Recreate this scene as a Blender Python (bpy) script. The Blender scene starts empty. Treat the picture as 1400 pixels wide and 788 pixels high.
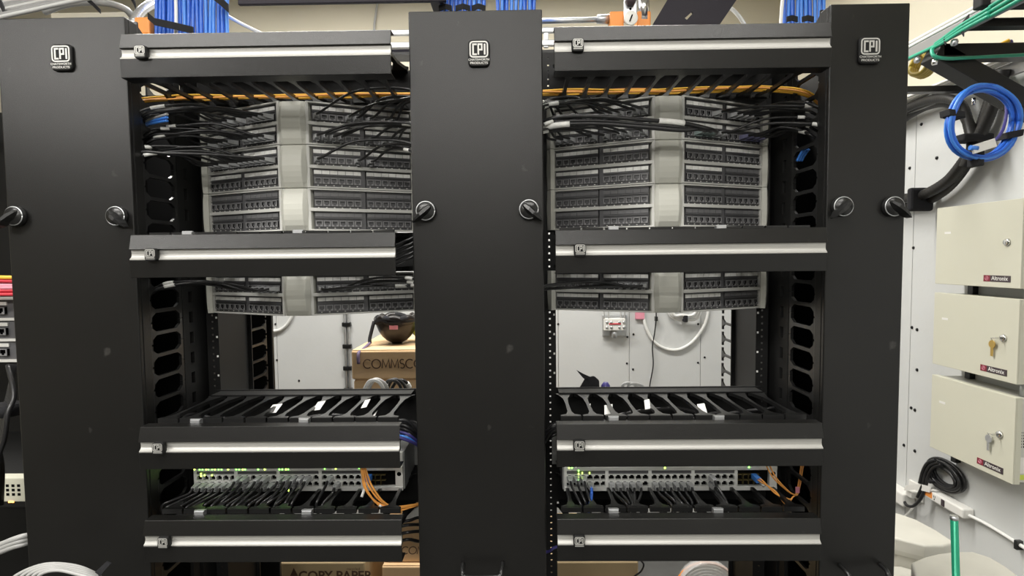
import bpy, math, random
from mathutils import Vector, Matrix
random.seed(7)
C = bpy.context.scene.collection
PI = math.pi

# ---------------------------------------------------------------- camera
CAM = Vector((0, 0, 1.66)); F = 750.0
YAW, PITCH, ROLL = math.radians(.8496), math.radians(3.124), math.radians(.608)
_f = Vector((-math.sin(YAW)*math.cos(PITCH), math.cos(YAW)*math.cos(PITCH), -math.sin(PITCH)))
_r = Vector((math.cos(YAW), math.sin(YAW), 0)); _d = _f.cross(_r)
_R = math.cos(ROLL)*_r + math.sin(ROLL)*_d; _D = -math.sin(ROLL)*_r + math.cos(ROLL)*_d
cd = bpy.data.cameras.new('camera'); cam = bpy.data.objects.new('camera', cd); C.objects.link(cam)
M = Matrix.Identity(4)
for i in range(3):
    M[i][0] = _R[i]; M[i][1] = -_D[i]; M[i][2] = -_f[i]; M[i][3] = CAM[i]
cam.matrix_world = M
cd.sensor_width = 36; cd.lens = F/1400*36; cd.clip_start = .02
bpy.context.scene.camera = cam
def ray(u, v): return _f + _R*((u-700)/F) + _D*((v-394)/F)
def at(u, v, Y):
    r = ray(u, v); return CAM + r*(Y/r.y)
def atX(u, v, X):
    r = ray(u, v); return CAM + r*(X/r.x)
def atZ(u, v, Z):
    r = ray(u, v); return CAM + r*((Z-CAM.z)/r.z)

# ---------------------------------------------------------------- world, exposure
sc = bpy.context.scene
w = bpy.data.worlds.new('world'); sc.world = w; w.use_nodes = True
w.node_tree.nodes['Background'].inputs[0].default_value = (.8, .85, .9, 1)
w.node_tree.nodes['Background'].inputs[1].default_value = .05
sc.view_settings.view_transform = 'Standard'; sc.view_settings.look = 'None'
sc.view_settings.gamma = 1; sc.view_settings.use_curve_mapping = False
sc.view_settings.exposure = 0.0
LIGHTS = [  # x, y, z, watts : suspended strip lights of the room
    (-2.05, -.50, 2.66, 52), (-.20, -.55, 2.66, 21), (-1.16, 1.95, 3.08, 45), (.08, 1.95, 3.08, 45), (-.85, .45, 2.72, 15), (.36, .45, 2.72, 9), (-1.1, -2.6, 2.95, 42), (.3, -2.6, 2.95, 42)]
CEIL = 3.2

# ---------------------------------------------------------------- materials
MATS = {}
def mat(name, col, rough=.5, metal=0., bump=0., bscale=300., var=0., vscale=8., emit=None, estr=0., coat=0., trans=0., alpha=1., spec=.5):
    m = bpy.data.materials.new(name); m.use_nodes = True; nt = m.node_tree; b = nt.nodes['Principled BSDF']
    b.inputs['Base Color'].default_value = (*col, 1); b.inputs['Roughness'].default_value = rough
    b.inputs['Metallic'].default_value = metal; b.inputs['Coat Weight'].default_value = coat
    b.inputs['Transmission Weight'].default_value = trans; b.inputs['Alpha'].default_value = alpha
    b.inputs['Specular IOR Level'].default_value = spec
    if emit:
        b.inputs['Emission Color'].default_value = (*emit, 1); b.inputs['Emission Strength'].default_value = estr
    tc = nt.nodes.new('ShaderNodeTexCoord')
    if var:
        n = nt.nodes.new('ShaderNodeTexNoise'); n.inputs['Scale'].default_value = vscale; n.inputs['Detail'].default_value = 6
        nt.links.new(tc.outputs['Object'], n.inputs['Vector'])
        r = nt.nodes.new('ShaderNodeValToRGB'); r.color_ramp.elements[0].position = .3; r.color_ramp.elements[1].position = .7
        r.color_ramp.elements[0].color = (*[c*(1-var) for c in col], 1); r.color_ramp.elements[1].color = (*[min(1, c*(1+var)) for c in col], 1)
        nt.links.new(n.outputs['Fac'], r.inputs['Fac']); nt.links.new(r.outputs['Color'], b.inputs['Base Color'])
    if bump:
        n2 = nt.nodes.new('ShaderNodeTexNoise'); n2.inputs['Scale'].default_value = bscale; n2.inputs['Detail'].default_value = 3
        nt.links.new(tc.outputs['Object'], n2.inputs['Vector'])
        bp = nt.nodes.new('ShaderNodeBump'); bp.inputs['Strength'].default_value = bump; bp.inputs['Distance'].default_value = .001
        nt.links.new(n2.outputs['Fac'], bp.inputs['Height']); nt.links.new(bp.outputs['Normal'], b.inputs['Normal'])
    MATS[name] = m
    return m
def black_paint():
    m = mat('black_powder_coat', (.0072, .0070, .0066), .33, bump=.25, bscale=900, var=.12, vscale=5, spec=.42)
    nt = m.node_tree; b = nt.nodes['Principled BSDF']
    tc = nt.nodes.new('ShaderNodeTexCoord')        # pale scuffs and dust flecks
    n = nt.nodes.new('ShaderNodeTexNoise'); n.inputs['Scale'].default_value = 26; n.inputs['Detail'].default_value = 4
    nt.links.new(tc.outputs['Object'], n.inputs['Vector'])
    r = nt.nodes.new('ShaderNodeValToRGB'); r.color_ramp.elements[0].position = .70; r.color_ramp.elements[1].position = .80
    r.color_ramp.elements[1].color = (.22, .22, .22, 1)
    nt.links.new(n.outputs['Fac'], r.inputs['Fac'])
    mx = nt.nodes.new('ShaderNodeMixRGB'); mx.inputs[2].default_value = (.20, .19, .18, 1)
    old = b.inputs['Base Color'].links[0].from_socket
    nt.links.new(r.outputs['Color'], mx.inputs[0]); nt.links.new(old, mx.inputs[1]); nt.links.new(mx.outputs[0], b.inputs['Base Color'])
    return m
BLK = black_paint()
BLKP = mat('black_plastic', (.012, .012, .012), .30, bump=.1, bscale=500)
BLKM = mat('black_steel_inside', (.008, .008, .008), .55, spec=.3)
DARK = mat('socket_black', (.003, .003, .003), .8, spec=.1)
GREYP = mat('light_grey_plastic', (.54, .54, .485), .45, bump=.08, bscale=700)
BAR = mat('grey_frame_bar', (.58, .58, .55), .35)
MODG = mat('charcoal_plastic', (.095, .095, .100), .45, bump=.1, bscale=600)
JACKG = mat('jack_grey_plastic', (.22, .22, .225), .4)
LABEL = mat('label_white', (.80, .80, .77), .5, var=.10, vscale=90)
WHITE = mat('white_plastic', (.78, .77, .73), .4)
ALU = mat('satin_aluminium', (.46, .455, .43), .42, metal=.25)
CHROME = mat('bright_metal', (.75, .75, .74), .2, metal=1)
STEEL = mat('galvanised_steel', (.55, .56, .57), .38, metal=.8, var=.12, vscale=30)
CORD = mat('black_cord_jacket', (.016, .016, .017), .32)
PLUGC = mat('clear_plug_plastic', (.46, .47, .48), .18, coat=.4)
PLUGG = mat('clear_green_plug_plastic', (.25, .31, .30), .18, coat=.4)
PLUGB = mat('clear_violet_plug_plastic', (.20, .20, .32), .18, coat=.4)
YEL = mat('yellow_fibre_jacket', (.90, .52, .05), .4)
ORG = mat('orange_fibre_jacket', (.90, .40, .09), .4)
BLUE = mat('blue_cable_jacket', (.030, .14, .62), .35)
BLUE2 = mat('light_blue_cable_jacket', (.06, .24, .75), .35)
VIOL = mat('violet_cable_jacket', (.07, .06, .25), .4)
PURP = mat('grey_purple_fabric', (.16, .12, .20), .7)
GREEN = mat('green_cable_jacket', (.03, .36, .22), .35)
RED = mat('red_cable_jacket', (.60, .03, .05), .4)
PINK = mat('pink_cable_jacket', (.75, .30, .38), .4)
GREYC = mat('grey_cable_jacket', (.42, .42, .41), .4)
WHITEC = mat('white_cable_jacket', (.80, .80, .77), .4)
VELCRO = mat('black_velcro', (.010, .010, .012), .9, bump=.5, bscale=1500)
SWG = mat('switch_grey_metal', (.48, .49, .48), .4, metal=.3)
SWL = mat('switch_light_trim', (.76, .77, .74), .35, metal=.2)
LEDG = mat('led_green', (.1, .6, .1), .4, emit=(.25, 1, .12), estr=5)
LEDY = mat('led_lime', (.4, .7, .1), .4, emit=(.65, 1, .12), estr=5)
LEDO = mat('led_orange', (.8, .4, .1), .4, emit=(1, .45, .08), estr=5)
CARD = mat('cardboard', (.72, .49, .27), .75, bump=.2, bscale=120, var=.08, vscale=6)
CARDD = mat('brown_print', (.10, .05, .025), .7)
PAPERC = mat('tan_carton', (.52, .39, .22), .75, var=.08, vscale=6)
REDP = mat('red_print', (.22, .02, .02), .6)
WALLG = mat('grey_painted_panel', (.61, .62, .61), .6, bump=.3, bscale=60, var=.035, vscale=3)
WALLB = mat('beige_wall_paint', (.66, .615, .49), .8, bump=.2, bscale=90, var=.03, vscale=2)
CEILM = mat('ceiling_white', (.70, .70, .66), .8)
FLOORM = mat('floor_vinyl', (.11, .11, .105), .5, var=.1, vscale=12)
ENC = mat('enclosure_beige_enamel', (.59, .58, .475), .4, bump=.1, bscale=500)
ENCIN = mat('enclosure_side_grey', (.55, .55, .50), .45)
BRASS = mat('brass', (.72, .50, .16), .28, metal=1)
MAROON = mat('badge_maroon', (.20, .015, .03), .4)
BADGEK = mat('badge_dark', (.05, .035, .04), .4)
PRINTW = mat('print_white', (.75, .74, .70), .5)
POLE = mat('green_enamel', (.02, .30, .17), .25, metal=.3)
BIN = mat('white_bin_plastic', (.60, .585, .52), .5, var=.07, vscale=7)
ORANGE = mat('orange_insulator', (.85, .30, .06), .5)
GLOSSK = mat('glossy_black', (.010, .007, .006), .30, spec=.35)
YGREEN = mat('yellow_green_foam', (.55, .65, .10), .7)
YCOIL = mat('mustard_cable_jacket', (.55, .42, .08), .45)
CLEARF = mat('clear_film', (.75, .76, .76), .12, alpha=.55)
RIB = mat('conduit_black', (.014, .013, .012), .5)
LAMPM = mat('lamp_diffuser', (.9, .9, .9), .5, emit=(1, .97, .90), estr=3)
CONDM = mat('flex_conduit_silver', (.62, .63, .63), .3, metal=.7)

# ---------------------------------------------------------------- mesh builder
class MB:
    def __init__(s): s.v = []; s.f = []; s.m = []; s.s = []
    def add(s, vs, fs, mi=0, sm=False):
        o = len(s.v); s.v += [tuple(p) for p in vs]
        for f in fs: s.f.append([i+o for i in f]); s.m.append(mi); s.s.append(sm)
        return s
    def box(s, x0, x1, y0, y1, z0, z1, mi=0):
        vs = [(x, y, z) for z in (z0, z1) for y in (y0, y1) for x in (x0, x1)]
        return s.add(vs, [(0, 2, 3, 1), (4, 5, 7, 6), (0, 1, 5, 4), (2, 6, 7, 3), (0, 4, 6, 2), (1, 3, 7, 5)], mi)
    def prism(s, poly, axis, a0, a1, mi=0, sm=False):
        n = len(poly)
        def P(p, a): return ((a, p[0], p[1]), (p[0], a, p[1]), (p[0], p[1], a))[axis]
        vs = [P(p, a0) for p in poly] + [P(p, a1) for p in poly]
        s.add(vs, [tuple(range(n))[::-1], tuple(range(n, 2*n))], mi)
        o = len(s.v)-2*n
        for i in range(n):
            j = (i+1) % n; s.f.append([o+i, o+j, o+n+j, o+n+i]); s.m.append(mi); s.s.append(sm)
        return s
    def loft(s, rings, mi=0, sm=True, closed=True, caps=True):
        n = len(rings[0]); vs = [p for r in rings for p in r]; fs = []
        for k in range(len(rings)-1):
            for i in range(n if closed else n-1):
                j = (i+1) % n; fs.append((k*n+i, k*n+j, (k+1)*n+j, (k+1)*n+i))
        o = len(s.v); s.add(vs, fs, mi, sm)
        if caps and closed:
            s.f.append([o+i for i in range(n)][::-1]); s.m.append(mi); s.s.append(False)
            s.f.append([o+(len(rings)-1)*n+i for i in range(n)]); s.m.append(mi); s.s.append(False)
        return s
    def tube(s, pts, r, n=8, mi=0, rf=None, caps=True):
        pts = [Vector(p) for p in pts]; rings = []; up = None
        for i, p in enumerate(pts):
            t = (pts[min(i+1, len(pts)-1)]-pts[max(i-1, 0)]).normalized()
            if up is None:
                up = Vector((0, 0, 1)) if abs(t.z) < .9 else Vector((1, 0, 0))
            a = (up - t*up.dot(t)).normalized(); up = a; b = t.cross(a)
            rr = rf(i/(len(pts)-1)) if rf else r
            rings.append([p + (a*math.cos(2*PI*k/n)+b*math.sin(2*PI*k/n))*rr for k in range(n)])
        return s.loft(rings, mi, True, True, caps)
    def lathe(s, prof, c, n=24, mi=0, axis=2, sm=True):
        rings = []
        for r, h in prof:
            ring = []
            for k in range(n):
                a = 2*PI*k/n; p = [r*math.cos(a), r*math.sin(a)]
                q = (p[0], p[1], h) if axis == 2 else ((p[0], h, -p[1]) if axis == 1 else (h, p[0], p[1]))
                ring.append((c[0]+q[0], c[1]+q[1], c[2]+q[2]))
            rings.append(ring)
        return s.loft(rings, mi, sm, True, True)
    def ribbon(s, pts, wd, y0, y1, mi=0, fn=None):
        # flat stroke in the x-z plane, from depth y0 to y1
        n = len(pts); cl = (Vector(pts[0])-Vector(pts[-1])).length < 1e-7; L = []; Rr = []
        P2 = [Vector(p) for p in pts]
        for i in range(n):
            a = P2[i]-P2[i-1] if i > 0 else (P2[-1]-P2[-2] if cl else P2[1]-P2[0])
            b = P2[i+1]-P2[i] if i < n-1 else (P2[1]-P2[0] if cl else P2[-1]-P2[-2])
            a = a.normalized(); b = b.normalized(); na = Vector((-a.y, a.x)); nb = Vector((-b.y, b.x))
            m = (na+nb); m = m.normalized() if m.length > .1 else na
            k = min(2., 1/max(.4, m.dot(na)))
            L.append(P2[i]+m*wd/2*k); Rr.append(P2[i]-m*wd/2*k)
        vs = []
        for i in range(n):
            vs += [(L[i].x, y0, L[i].y), (Rr[i].x, y0, Rr[i].y), (L[i].x, y1, L[i].y), (Rr[i].x, y1, Rr[i].y)]
        fs = []
        for i in range(n-1):
            a = 4*i; b = a+4
            fs += [(a, a+1, b+1, b), (a, b, b+2, a+2), (a+1, a+3, b+3, b+1)]
        if fn: vs = [fn(p) for p in vs]
        return s.add(vs, fs, mi)
    def mesh(s, name, mats, off=(0, 0, 0)):
        me = bpy.data.meshes.new(name)
        me.from_pydata([(p[0]-off[0], p[1]-off[1], p[2]-off[2]) for p in s.v], [], s.f)
        for m in (mats if isinstance(mats, (list, tuple)) else [mats]): me.materials.append(m)
        me.polygons.foreach_set('material_index', s.m); me.polygons.foreach_set('use_smooth', s.s)
        me.update(); return me

ORIG = {}
def wo(parent): return ORIG.get(parent.name, Vector((0, 0, 0))) if parent else Vector((0, 0, 0))
def obj(name, mb, mats, parent=None, bevel=0, origin=None, seg=2):
    """one mesh object; mb in world coordinates; origin defaults to the parent's origin (or the mesh's base centre)"""
    if origin is None:
        if parent: origin = wo(parent)
        else:
            xs, ys, zs = zip(*mb.v); origin = Vector(((min(xs)+max(xs))/2, (min(ys)+max(ys))/2, min(zs)))
    origin = Vector(origin)
    o = bpy.data.objects.new(name, mb.mesh(name, mats, origin)); C.objects.link(o)
    o.location = origin - wo(parent); o.parent = parent; ORIG[o.name] = origin
    if bevel:
        b = o.modifiers.new('bevel', 'BEVEL'); b.width = bevel; b.segments = seg; b.limit_method = 'ANGLE'; b.angle_limit = .6
    return o
def inst(name, me, parent, loc, rz=0, rx=0, ry=0):
    o = bpy.data.objects.new(name, me); C.objects.link(o); o.parent = parent; o.location = loc; o.rotation_euler = (rx, ry, rz); return o
def tag(o, label, cat, group=None):
    o['label'] = label; o['category'] = cat
    if group: o['group'] = group
    return o
def empty(name, loc, label, cat, group=None):
    o = bpy.data.objects.new(name, None); C.objects.link(o); o.location = loc; ORIG[o.name] = Vector(loc); o.empty_display_size = .05
    return tag(o, label, cat, group)
def struct(o): o['kind'] = 'structure'; return o
def cr(pts, k=8):
    P = [Vector(p) for p in pts]; P = [P[0]*2-P[1]]+P+[P[-1]*2-P[-2]]; out = []
    for i in range(1, len(P)-2):
        a, b, c, d = P[i-1:i+3]
        for j in range(k):
            t = j/k; out.append(.5*((2*b)+(c-a)*t+(2*a-5*b+4*c-d)*t*t+(3*b-a-3*c+d)*t**3))
    return out+[P[-2]]
def text_mb(mb, body, size, place, mi, depth=.0003, off=0., align='LEFT', sx=1.):
    """built-in font lettering, flat: place(x, y, d) gives the world point"""
    cu = bpy.data.curves.new('t', 'FONT'); cu.body = body; cu.size = size; cu.align_x = align; cu.offset = off; cu.resolution_u = 3
    o = bpy.data.objects.new('t', cu); C.objects.link(o)
    dg = bpy.context.evaluated_depsgraph_get(); me = bpy.data.meshes.new_from_object(o.evaluated_get(dg))
    vs = [place(v.co.x*sx, v.co.y, 0) for v in me.vertices]; fs = [tuple(p.vertices) for p in me.polygons]
    mb.add(vs, fs, mi)
    bpy.data.objects.remove(o); bpy.data.curves.remove(cu); bpy.data.meshes.remove(me)
def arc(cx, cy, rx, ry, a0, a1, n=14): return [(cx+rx*math.cos(math.radians(a0+(a1-a0)*i/n)), cy+ry*math.sin(math.radians(a0+(a1-a0)*i/n))) for i in range(n+1)]
GLY = {'C': (.86, [arc(.47, .5, .47, .5, 48, 312)]), 'O': (1.02, [arc(.5, .5, .5, .5, 0, 360, 24)]),
       'M': (.92, [[(.02, 0), (.12, 1), (.46, .12), (.80, 1), (.90, 0)]]), 'S': (.58, [arc(.28, .75, .24, .25, 40, 262, 10)+arc(.28, .25, .26, .25, 82, -140, 10)]),
       'P': (.55, [[(0, 0), (0, 1), (.25, 1)]+arc(.25, .75, .25, .25, 90, -90, 8)+[(0, .5)]]), 'E': (.5, [[(.45, 1), (0, 1), (0, 0), (.45, 0)], [(0, .52), (.4, .52)]])}
def stroke_text(mb, body, h, wd, x, y, z, mi, gap=.13, skew=0):
    for ch in body:
        a, st = GLY[ch]
        for p in st: mb.ribbon([(x+q[0]*h+skew*q[1]*h, z+q[1]*h) for q in p], wd, y, y+.0004, mi)
        x += (a+gap)*h

U = .0452
YC, YD, YR = 1.0, 1.04, 1.258
RX = [-.473, .3105]                 # centres of the two racks
COVZ = [2.0271, 1.6646, 1.304, 1.1233]   # lower edge of each silver strip
MZ = [z+.012 for z in COVZ]              # centres of the horizontal managers

# ================================================================= SETTING
XL, XRW, YB, YF = -5.0, 1.455, 3.0, -4.0
PH = 2.46                                 # top of the grey panelling
o = MB().box(XL-.1, XRW+.1, YF-.1, YB+.1, -.1, 0); struct(obj('floor', o, FLOORM, origin=(0, 0, 0)))
o = MB().box(XL-.1, XRW+.1, YF-.1, YB+.1, CEIL, CEIL+.1); struct(obj('ceiling', o, CEILM, origin=(0, 0, CEIL)))
wb = struct(obj('wall_back', MB().box(XL, XRW+.02, YB, YB+.1, 0, CEIL), WALLB, origin=(0, YB, 0)))
wr = struct(obj('wall_right', MB().box(XRW, XRW+.1, YF, YB, 0, CEIL), WALLB, origin=(XRW, 0, 0)))
struct(obj('wall_left', MB().box(XL-.1, XL, YF, YB, 0, CEIL), WALLB, origin=(XL, 0, 0)))
struct(obj('wall_front', MB().box(XL, XRW, YF-.1, YF, 0, CEIL), mat('front_wall_taupe', (.22, .21, .19), .8), origin=(0, YF, 0)))
scr = MB().lathe([(.0001, -.003), (.005, -.003), (.006, 0)], (0, 0, 0), 10, 0, 1).mesh('screw', BLKM)
scrx = MB().lathe([(.0001, -.003), (.005, -.003), (.006, 0)], (0, 0, 0), 10, 0, 0).mesh('screw', BLKM)
seams = [.594-.388*k for k in range(-2, 11)]
xs = sorted([s for s in seams if XL < s < XRW-.15]+[XL+.01, XRW-.012])
for a, b in zip(xs, xs[1:]):
    obj('panel', MB().box(a+.0012, b-.0012, YB-.012, YB-.0002, .01, PH), WALLG, wb, bevel=.001, seg=1)
for sx in (.594, .982):
    for k in range(12):
        z = .25+.2*k+(.03 if sx > .9 else 0)
        for dx in (-.014, .02): inst('screw', scr, wb, (sx+dx+random.uniform(-.004, .004), -.0125, z+random.uniform(-.03, .03)))
for (u, v) in ((378, 443), (380, 492), (410, 520), (763, 443), (704, 515)):
    p = at(u, v, YB); inst('screw', scr, wb, (p.x, -.0125, p.z))
ys = [YF+.01, -3.24, -2.36, -1.48, -.60, .28, 1.16, 2.04, YB-.014]
for a, b in zip(ys, ys[1:]):
    obj('panel', MB().box(XRW-.012, XRW-.0002, a+.0012, b-.0012, .01, 2.24), WALLG, wr, bevel=.001, seg=1)
for (u, v) in ((1244, 230), (1249, 339), (1247, 448), (1254, 451), (1254, 506), (1246, 558), (1251, 561), (1236, 609), (1251, 617), (1260, 170), (1281, 216)):
    p = atX(u, v, XRW-.0125); inst('screw', scrx, wr, (p.x-XRW, p.y, p.z))

for i, (x, y, LZ, wt) in enumerate(LIGHTS):
    names = ['front aisle by the left cabinet', 'front aisle above the camera', 'rear aisle behind the left rack', 'rear aisle behind the right rack', 'left rack\'s front edge', 'right rack\'s front edge', 'open floor well behind the camera on the left', 'open floor well behind the camera on the right']
    t = empty('hanging_light', (x, y, LZ), 'white suspended strip light over the '+names[i], 'ceiling light', 'suspended strip lights')
    m = MB(); X, Y, fr = .6, .14, .02
    for q in ((-X, X, -Y, -Y+fr), (-X, X, Y-fr, Y), (-X, -X+fr, -Y+fr, Y-fr), (X-fr, X, -Y+fr, Y-fr)): m.box(x+q[0], x+q[1], y+q[2], y+q[3], LZ, LZ+.05)
    m.box(x-X, x+X, y-Y, y+Y, LZ+.05, LZ+.055); obj('housing', m, WHITE, t)
    obj('diffuser', MB().box(x-X+fr, x+X-fr, y-Y+fr, y+Y-fr, LZ+.020, LZ+.030), LAMPM, t)
    for dx in (-.5, .5): obj('suspension_rod', MB().tube([(x+dx, y, LZ+.055), (x+dx, y, CEIL)], .005, 8), STEEL, t)
    ld = bpy.data.lights.new('strip_light', 'AREA'); ld.shape = 'RECTANGLE'; ld.size = 1.14; ld.size_y = .22; ld.energy = wt; ld.color = (1, .972, .925)
    lo = bpy.data.objects.new('strip_light', ld); C.objects.link(lo); lo.parent = t; lo.location = (0, 0, .012)

# ================================================================= BADGE / KNOB meshes
def emblem(mb, w, h, y, mi, s):
    """square outline with the C P I monogram; centre at origin of (x,z) offset s"""
    ox, oz = s; t = w*.075
    r = w*.16; ring = []
    for cx, cz, a in ((w/2-r, h/2-r, 0), (-w/2+r, h/2-r, 90), (-w/2+r, -h/2+r, 180), (w/2-r, -h/2+r, 270)): ring += arc(ox+cx, oz+cz, r, r, a, a+90, 4)
    ring.append(ring[0]); mb.ribbon(ring, t, y, y+.0006, mi)
    k = lambda x, z: (ox-w*.36+x*w*.72, oz-h*.33+z*h*.66)
    mb.ribbon([k(.34, 1), k(.04, 1), k(.04, 0), k(.34, 0)], t*1.25, y, y+.0006, mi)
    mb.ribbon([k(.46, -.04), k(.46, 1), k(.74, 1), k(.74, .46), k(.50, .46)], t*1.2, y, y+.0006, mi)
    mb.ribbon([k(.97, -.04), k(.97, 1.04)], t*1.3, y, y+.0006, mi)
BADGEB = mat('badge_base', (.012, .012, .012), .6, spec=.2)
def badge_mesh(w, h, d, words):
    m = MB()
    def ring(y, g):
        pts = []; r = w*.2
        for cx, cz, a in ((w/2-r, h/2-r, 0), (-w/2+r, h/2-r, 90), (-w/2+r, -h/2+r, 180), (w/2-r, -h/2+r, 270)): pts += arc(cx, cz, r, r, a, a+90, 4)
        return [(p[0]*g, y, p[1]*g) for p in pts]
    m.loft([ring(0, 1), ring(-d*.6, 1), ring(-d, .93)], 0)
    if words:
        emblem(m, w*.80, h*.56, -d-.0006, 1, (0, h*.13))
        for k, tx in enumerate(('CHATSWORTH', 'PRODUCTS')):
            text_mb(m, tx, h*.115, lambda x, y, dd, k=k: (x, -d-.0007, -h*.29-k*h*.125+y), 1, align='CENTER', off=.0001, sx=1.12 if k else 1)
    else:
        emblem(m, w*.78, h*.56, -d-.0006, 1, (0, h*.12))
        m.box(-w*.38, w*.38, -d-.0005, -d, -h*.34, -h*.30, 1); m.box(-w*.38, w*.38, -d-.0005, -d, -h*.25, -h*.22, 1)
    return m.mesh('badge', [BADGEB, ALU])
BADGE = badge_mesh(.040, .049, .006, True)
CBADGE = badge_mesh(.0215, .0235, .010, False)
def knob_mesh(ang):
    m = MB(); m.lathe([(.019, 0), (.019, -.005), (.0165, -.010), (.0155, -.014), (.0001, -.014)], (0, 0, 0), 24, 0, 1)
    ring = []
    for (t, wd, h) in ((-.016, .002, -.013), (-.012, .006, -.019), (0, .009, -.026), (.012, .008, -.028), (.024, .005, -.026), (.032, .0015, -.022)):
        c, s = math.cos(ang), math.sin(ang)
        ring.append([(c*t-s*x, y, s*t+c*x) for x, y in ((-wd, -.010), (-wd*.35, h), (wd*.35, h), (wd, -.010))])
    m.loft(ring, 0, False)
    ri = [(.0172*math.cos(a), -.0103, .0172*math.sin(a)) for a in [2*PI*i/28 for i in range(29)]]
    m.tube(ri, .0012, 6, 1)
    return m.mesh('knob', [BLKP, STEEL])
KL, KR = knob_mesh(math.radians(222)), knob_mesh(math.radians(318))

# ================================================================= VERTICAL CABLE MANAGERS
fp = [(0, -.021), (0, .021), (.005, .021), (.005, .0120), (.018, .0036), (.082, .0036), (.095, .0120), (.095, .0226), (.104, .0226),
      (.104, -.0226), (.095, -.0226), (.095, -.0120), (.082, -.0036), (.018, -.0036), (.005, -.0120), (.005, -.021)]
FIN_F = MB().prism([(y, z*.98) for y, z in fp], 0, -.003, .003).mesh('finger', BLKP)
FIN_R = MB().prism([(-y*1.15, z*.98*.93) for y, z in fp], 0, -.0025, .0025).mesh('finger', BLKP)
FZ = [1.0+U*k+.018 for k in range(25)]
def vmanager(x0, x1, label, rear, badge_uv, knobs, handle):
    t = empty('vertical_cable_manager', ((x0+x1)/2, 1.3, 0), label, 'cable manager', 'black vertical cable managers')
    zt = at(650, 14, YD).z
    m = MB().box(x0, x1, YD, YD+.010, .06, zt); m.box(x0, x0+.004, YD+.010, YD+.035, .06, zt); m.box(x1-.004, x1, YD+.010, YD+.035, .06, zt)
    d = obj('door', m, BLK, t, bevel=.003, origin=((x0+x1)/2, YD, 1.0))
    p = at(*badge_uv, YD); b = inst('badge', BADGE, d, (p.x-(x0+x1)/2, -.0003, p.z-1.0)); b['label'] = 'black badge with a silver monogram'
    for (u, v, me) in knobs:
        p = at(u, v, YD); inst('knob', me, d, (p.x-(x0+x1)/2, -.0003, p.z-1.0))
    if handle:
        a, c = at(*handle[0], YD), at(*handle[1], YD)
        pts = [(a.x, YD+.001, a.z), (a.x, YD-.016, a.z), (a.x+.002, YD-.026, a.z-.004), (a.x+.008, YD-.030, a.z-.010), (c.x-.008, YD-.030, c.z-.010), (c.x-.002, YD-.026, c.z-.004), (c.x, YD-.016, c.z), (c.x, YD+.001, c.z)]
        h = obj('pull_handle', MB().tube(cr(pts, 3), .0042, 10), BLKP, d)
    for sx, xx in ((1, x0+.004), (-1, x1-.004)):
        m = MB(); a, b = (xx-.004, xx+.004)
        m.box(a, b, 1.178, 1.200, .03, 2.09)
        for z in FZ: m.box(a, b, 1.200, 1.214, z-.012, z+.008)
        m.box(a, b, 1.214, 1.452, .03, 2.09)
        obj('side_channel', m, BLKM, t)
        for z in FZ:
            o = inst('finger', FIN_F, t, (xx-(x0+x1)/2, 1.074-1.3, z))
            o = inst('finger', FIN_R, t, (xx-(x0+x1)/2, 1.452+.117-1.3, z))
    obj('middle_panel', MB().box(x0+.008, x1-.008, 1.43, 1.436, .03, 2.09), BLKM, t)
    obj('base', MB().box(x0, x1, 1.06, 1.58, 0, .03), BLKM, t)
    for y in (1.058,): obj('hinge_post', MB().box((x0+x1)/2-.01, (x0+x1)/2+.01, 1.05, 1.06, .03, 2.08), BLKM, t)
    if rear: obj('rear_door', MB().box(x0, x1, 1.60, 1.612, .03, 2.10), BLK, t, bevel=.002)
    return t
vmanager(-.978, -.734, 'wide black vertical cable manager at the far left with its door closed', True, (87, 80), [(25, 296, KL), (163, 296, KR)], None)
vmanager(-.2024, .0456, 'wide black vertical cable manager standing between the two racks', True, (655, 74), [(583, 289, KL), (723, 287, KR)], ((633, 771), (687, 770)))
vmanager(.5737, .7185, 'narrow black vertical cable manager at the right beside the grey wall', False, (1187, 70), [(1149, 283, KL), (1218, 283, KR)], ((1148, 773), (1203, 772)))

# ================================================================= RACK FRAMES
def perf(m, x0, x1, y0, y1, z0, z1, cols):
    """flange with rows of square mounting holes"""
    hs = .0042; edges = [x0]
    for c in cols: edges += [c-hs/2, c+hs/2]
    edges.append(x1)
    for i in range(0, len(edges), 2): m.box(edges[i], edges[i+1], y0, y1, z0, z1)
    for i in range(1, len(edges)-1, 2):
        z = z0
        while z < z1:
            m.box(edges[i], edges[i+1], y0, y1, z, min(z1, z+U/3-hs)); z += U/3
def rack(cx, label):
    t = empty('rack_frame', (cx, 1.35, 0), label, 'rack', 'black two-post racks')
    for s in (-1, 1):
        xo, xi = cx+s*.2565, cx+s*.229; a, b = min(xo, xi), max(xo, xi)
        m = MB(); perf(m, a, b, YR, YR+.004, .06, 2.12, [(a+b)/2])
        xj = xo-s*.013; m.box(min(xo, xj), max(xo, xj), 1.441, 1.445, .06, 2.12)
        m.box(min(xo, xo-s*.004), max(xo, xo-s*.004), YR+.004, 1.441, .06, 2.12)
        p = obj('post', m, BLKM, t)
        n = MB()
        for k in range(0, 20): n.box(xi+s*.004-.002, xi+s*.004+.002, YR-.0004, YR, 1.12+k*U, 1.1245+k*U)
        obj('unit_marks', n, LABEL, p)['kind'] = 'stuff'
        for y in (YR+.006, 1.415):
            for k in range(3): obj('bolt', MB().lathe([(.008, 0), (.008, -.005), (.0001, -.005)], ((a+b)/2, y-.006 if y < 1.3 else y, .09+.02*k), 6, 0, 1), STEEL, p)
    for y in (YR, 1.40): obj('top_bar', MB().box(cx-.2565, cx+.2565, y, y+.045, 2.12, 2.126), BLK, t)
    obj('base_bar', MB().box(cx-.2565, cx+.2565, 1.20, 1.52, 0, .06), BLK, t, bevel=.004)
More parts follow.
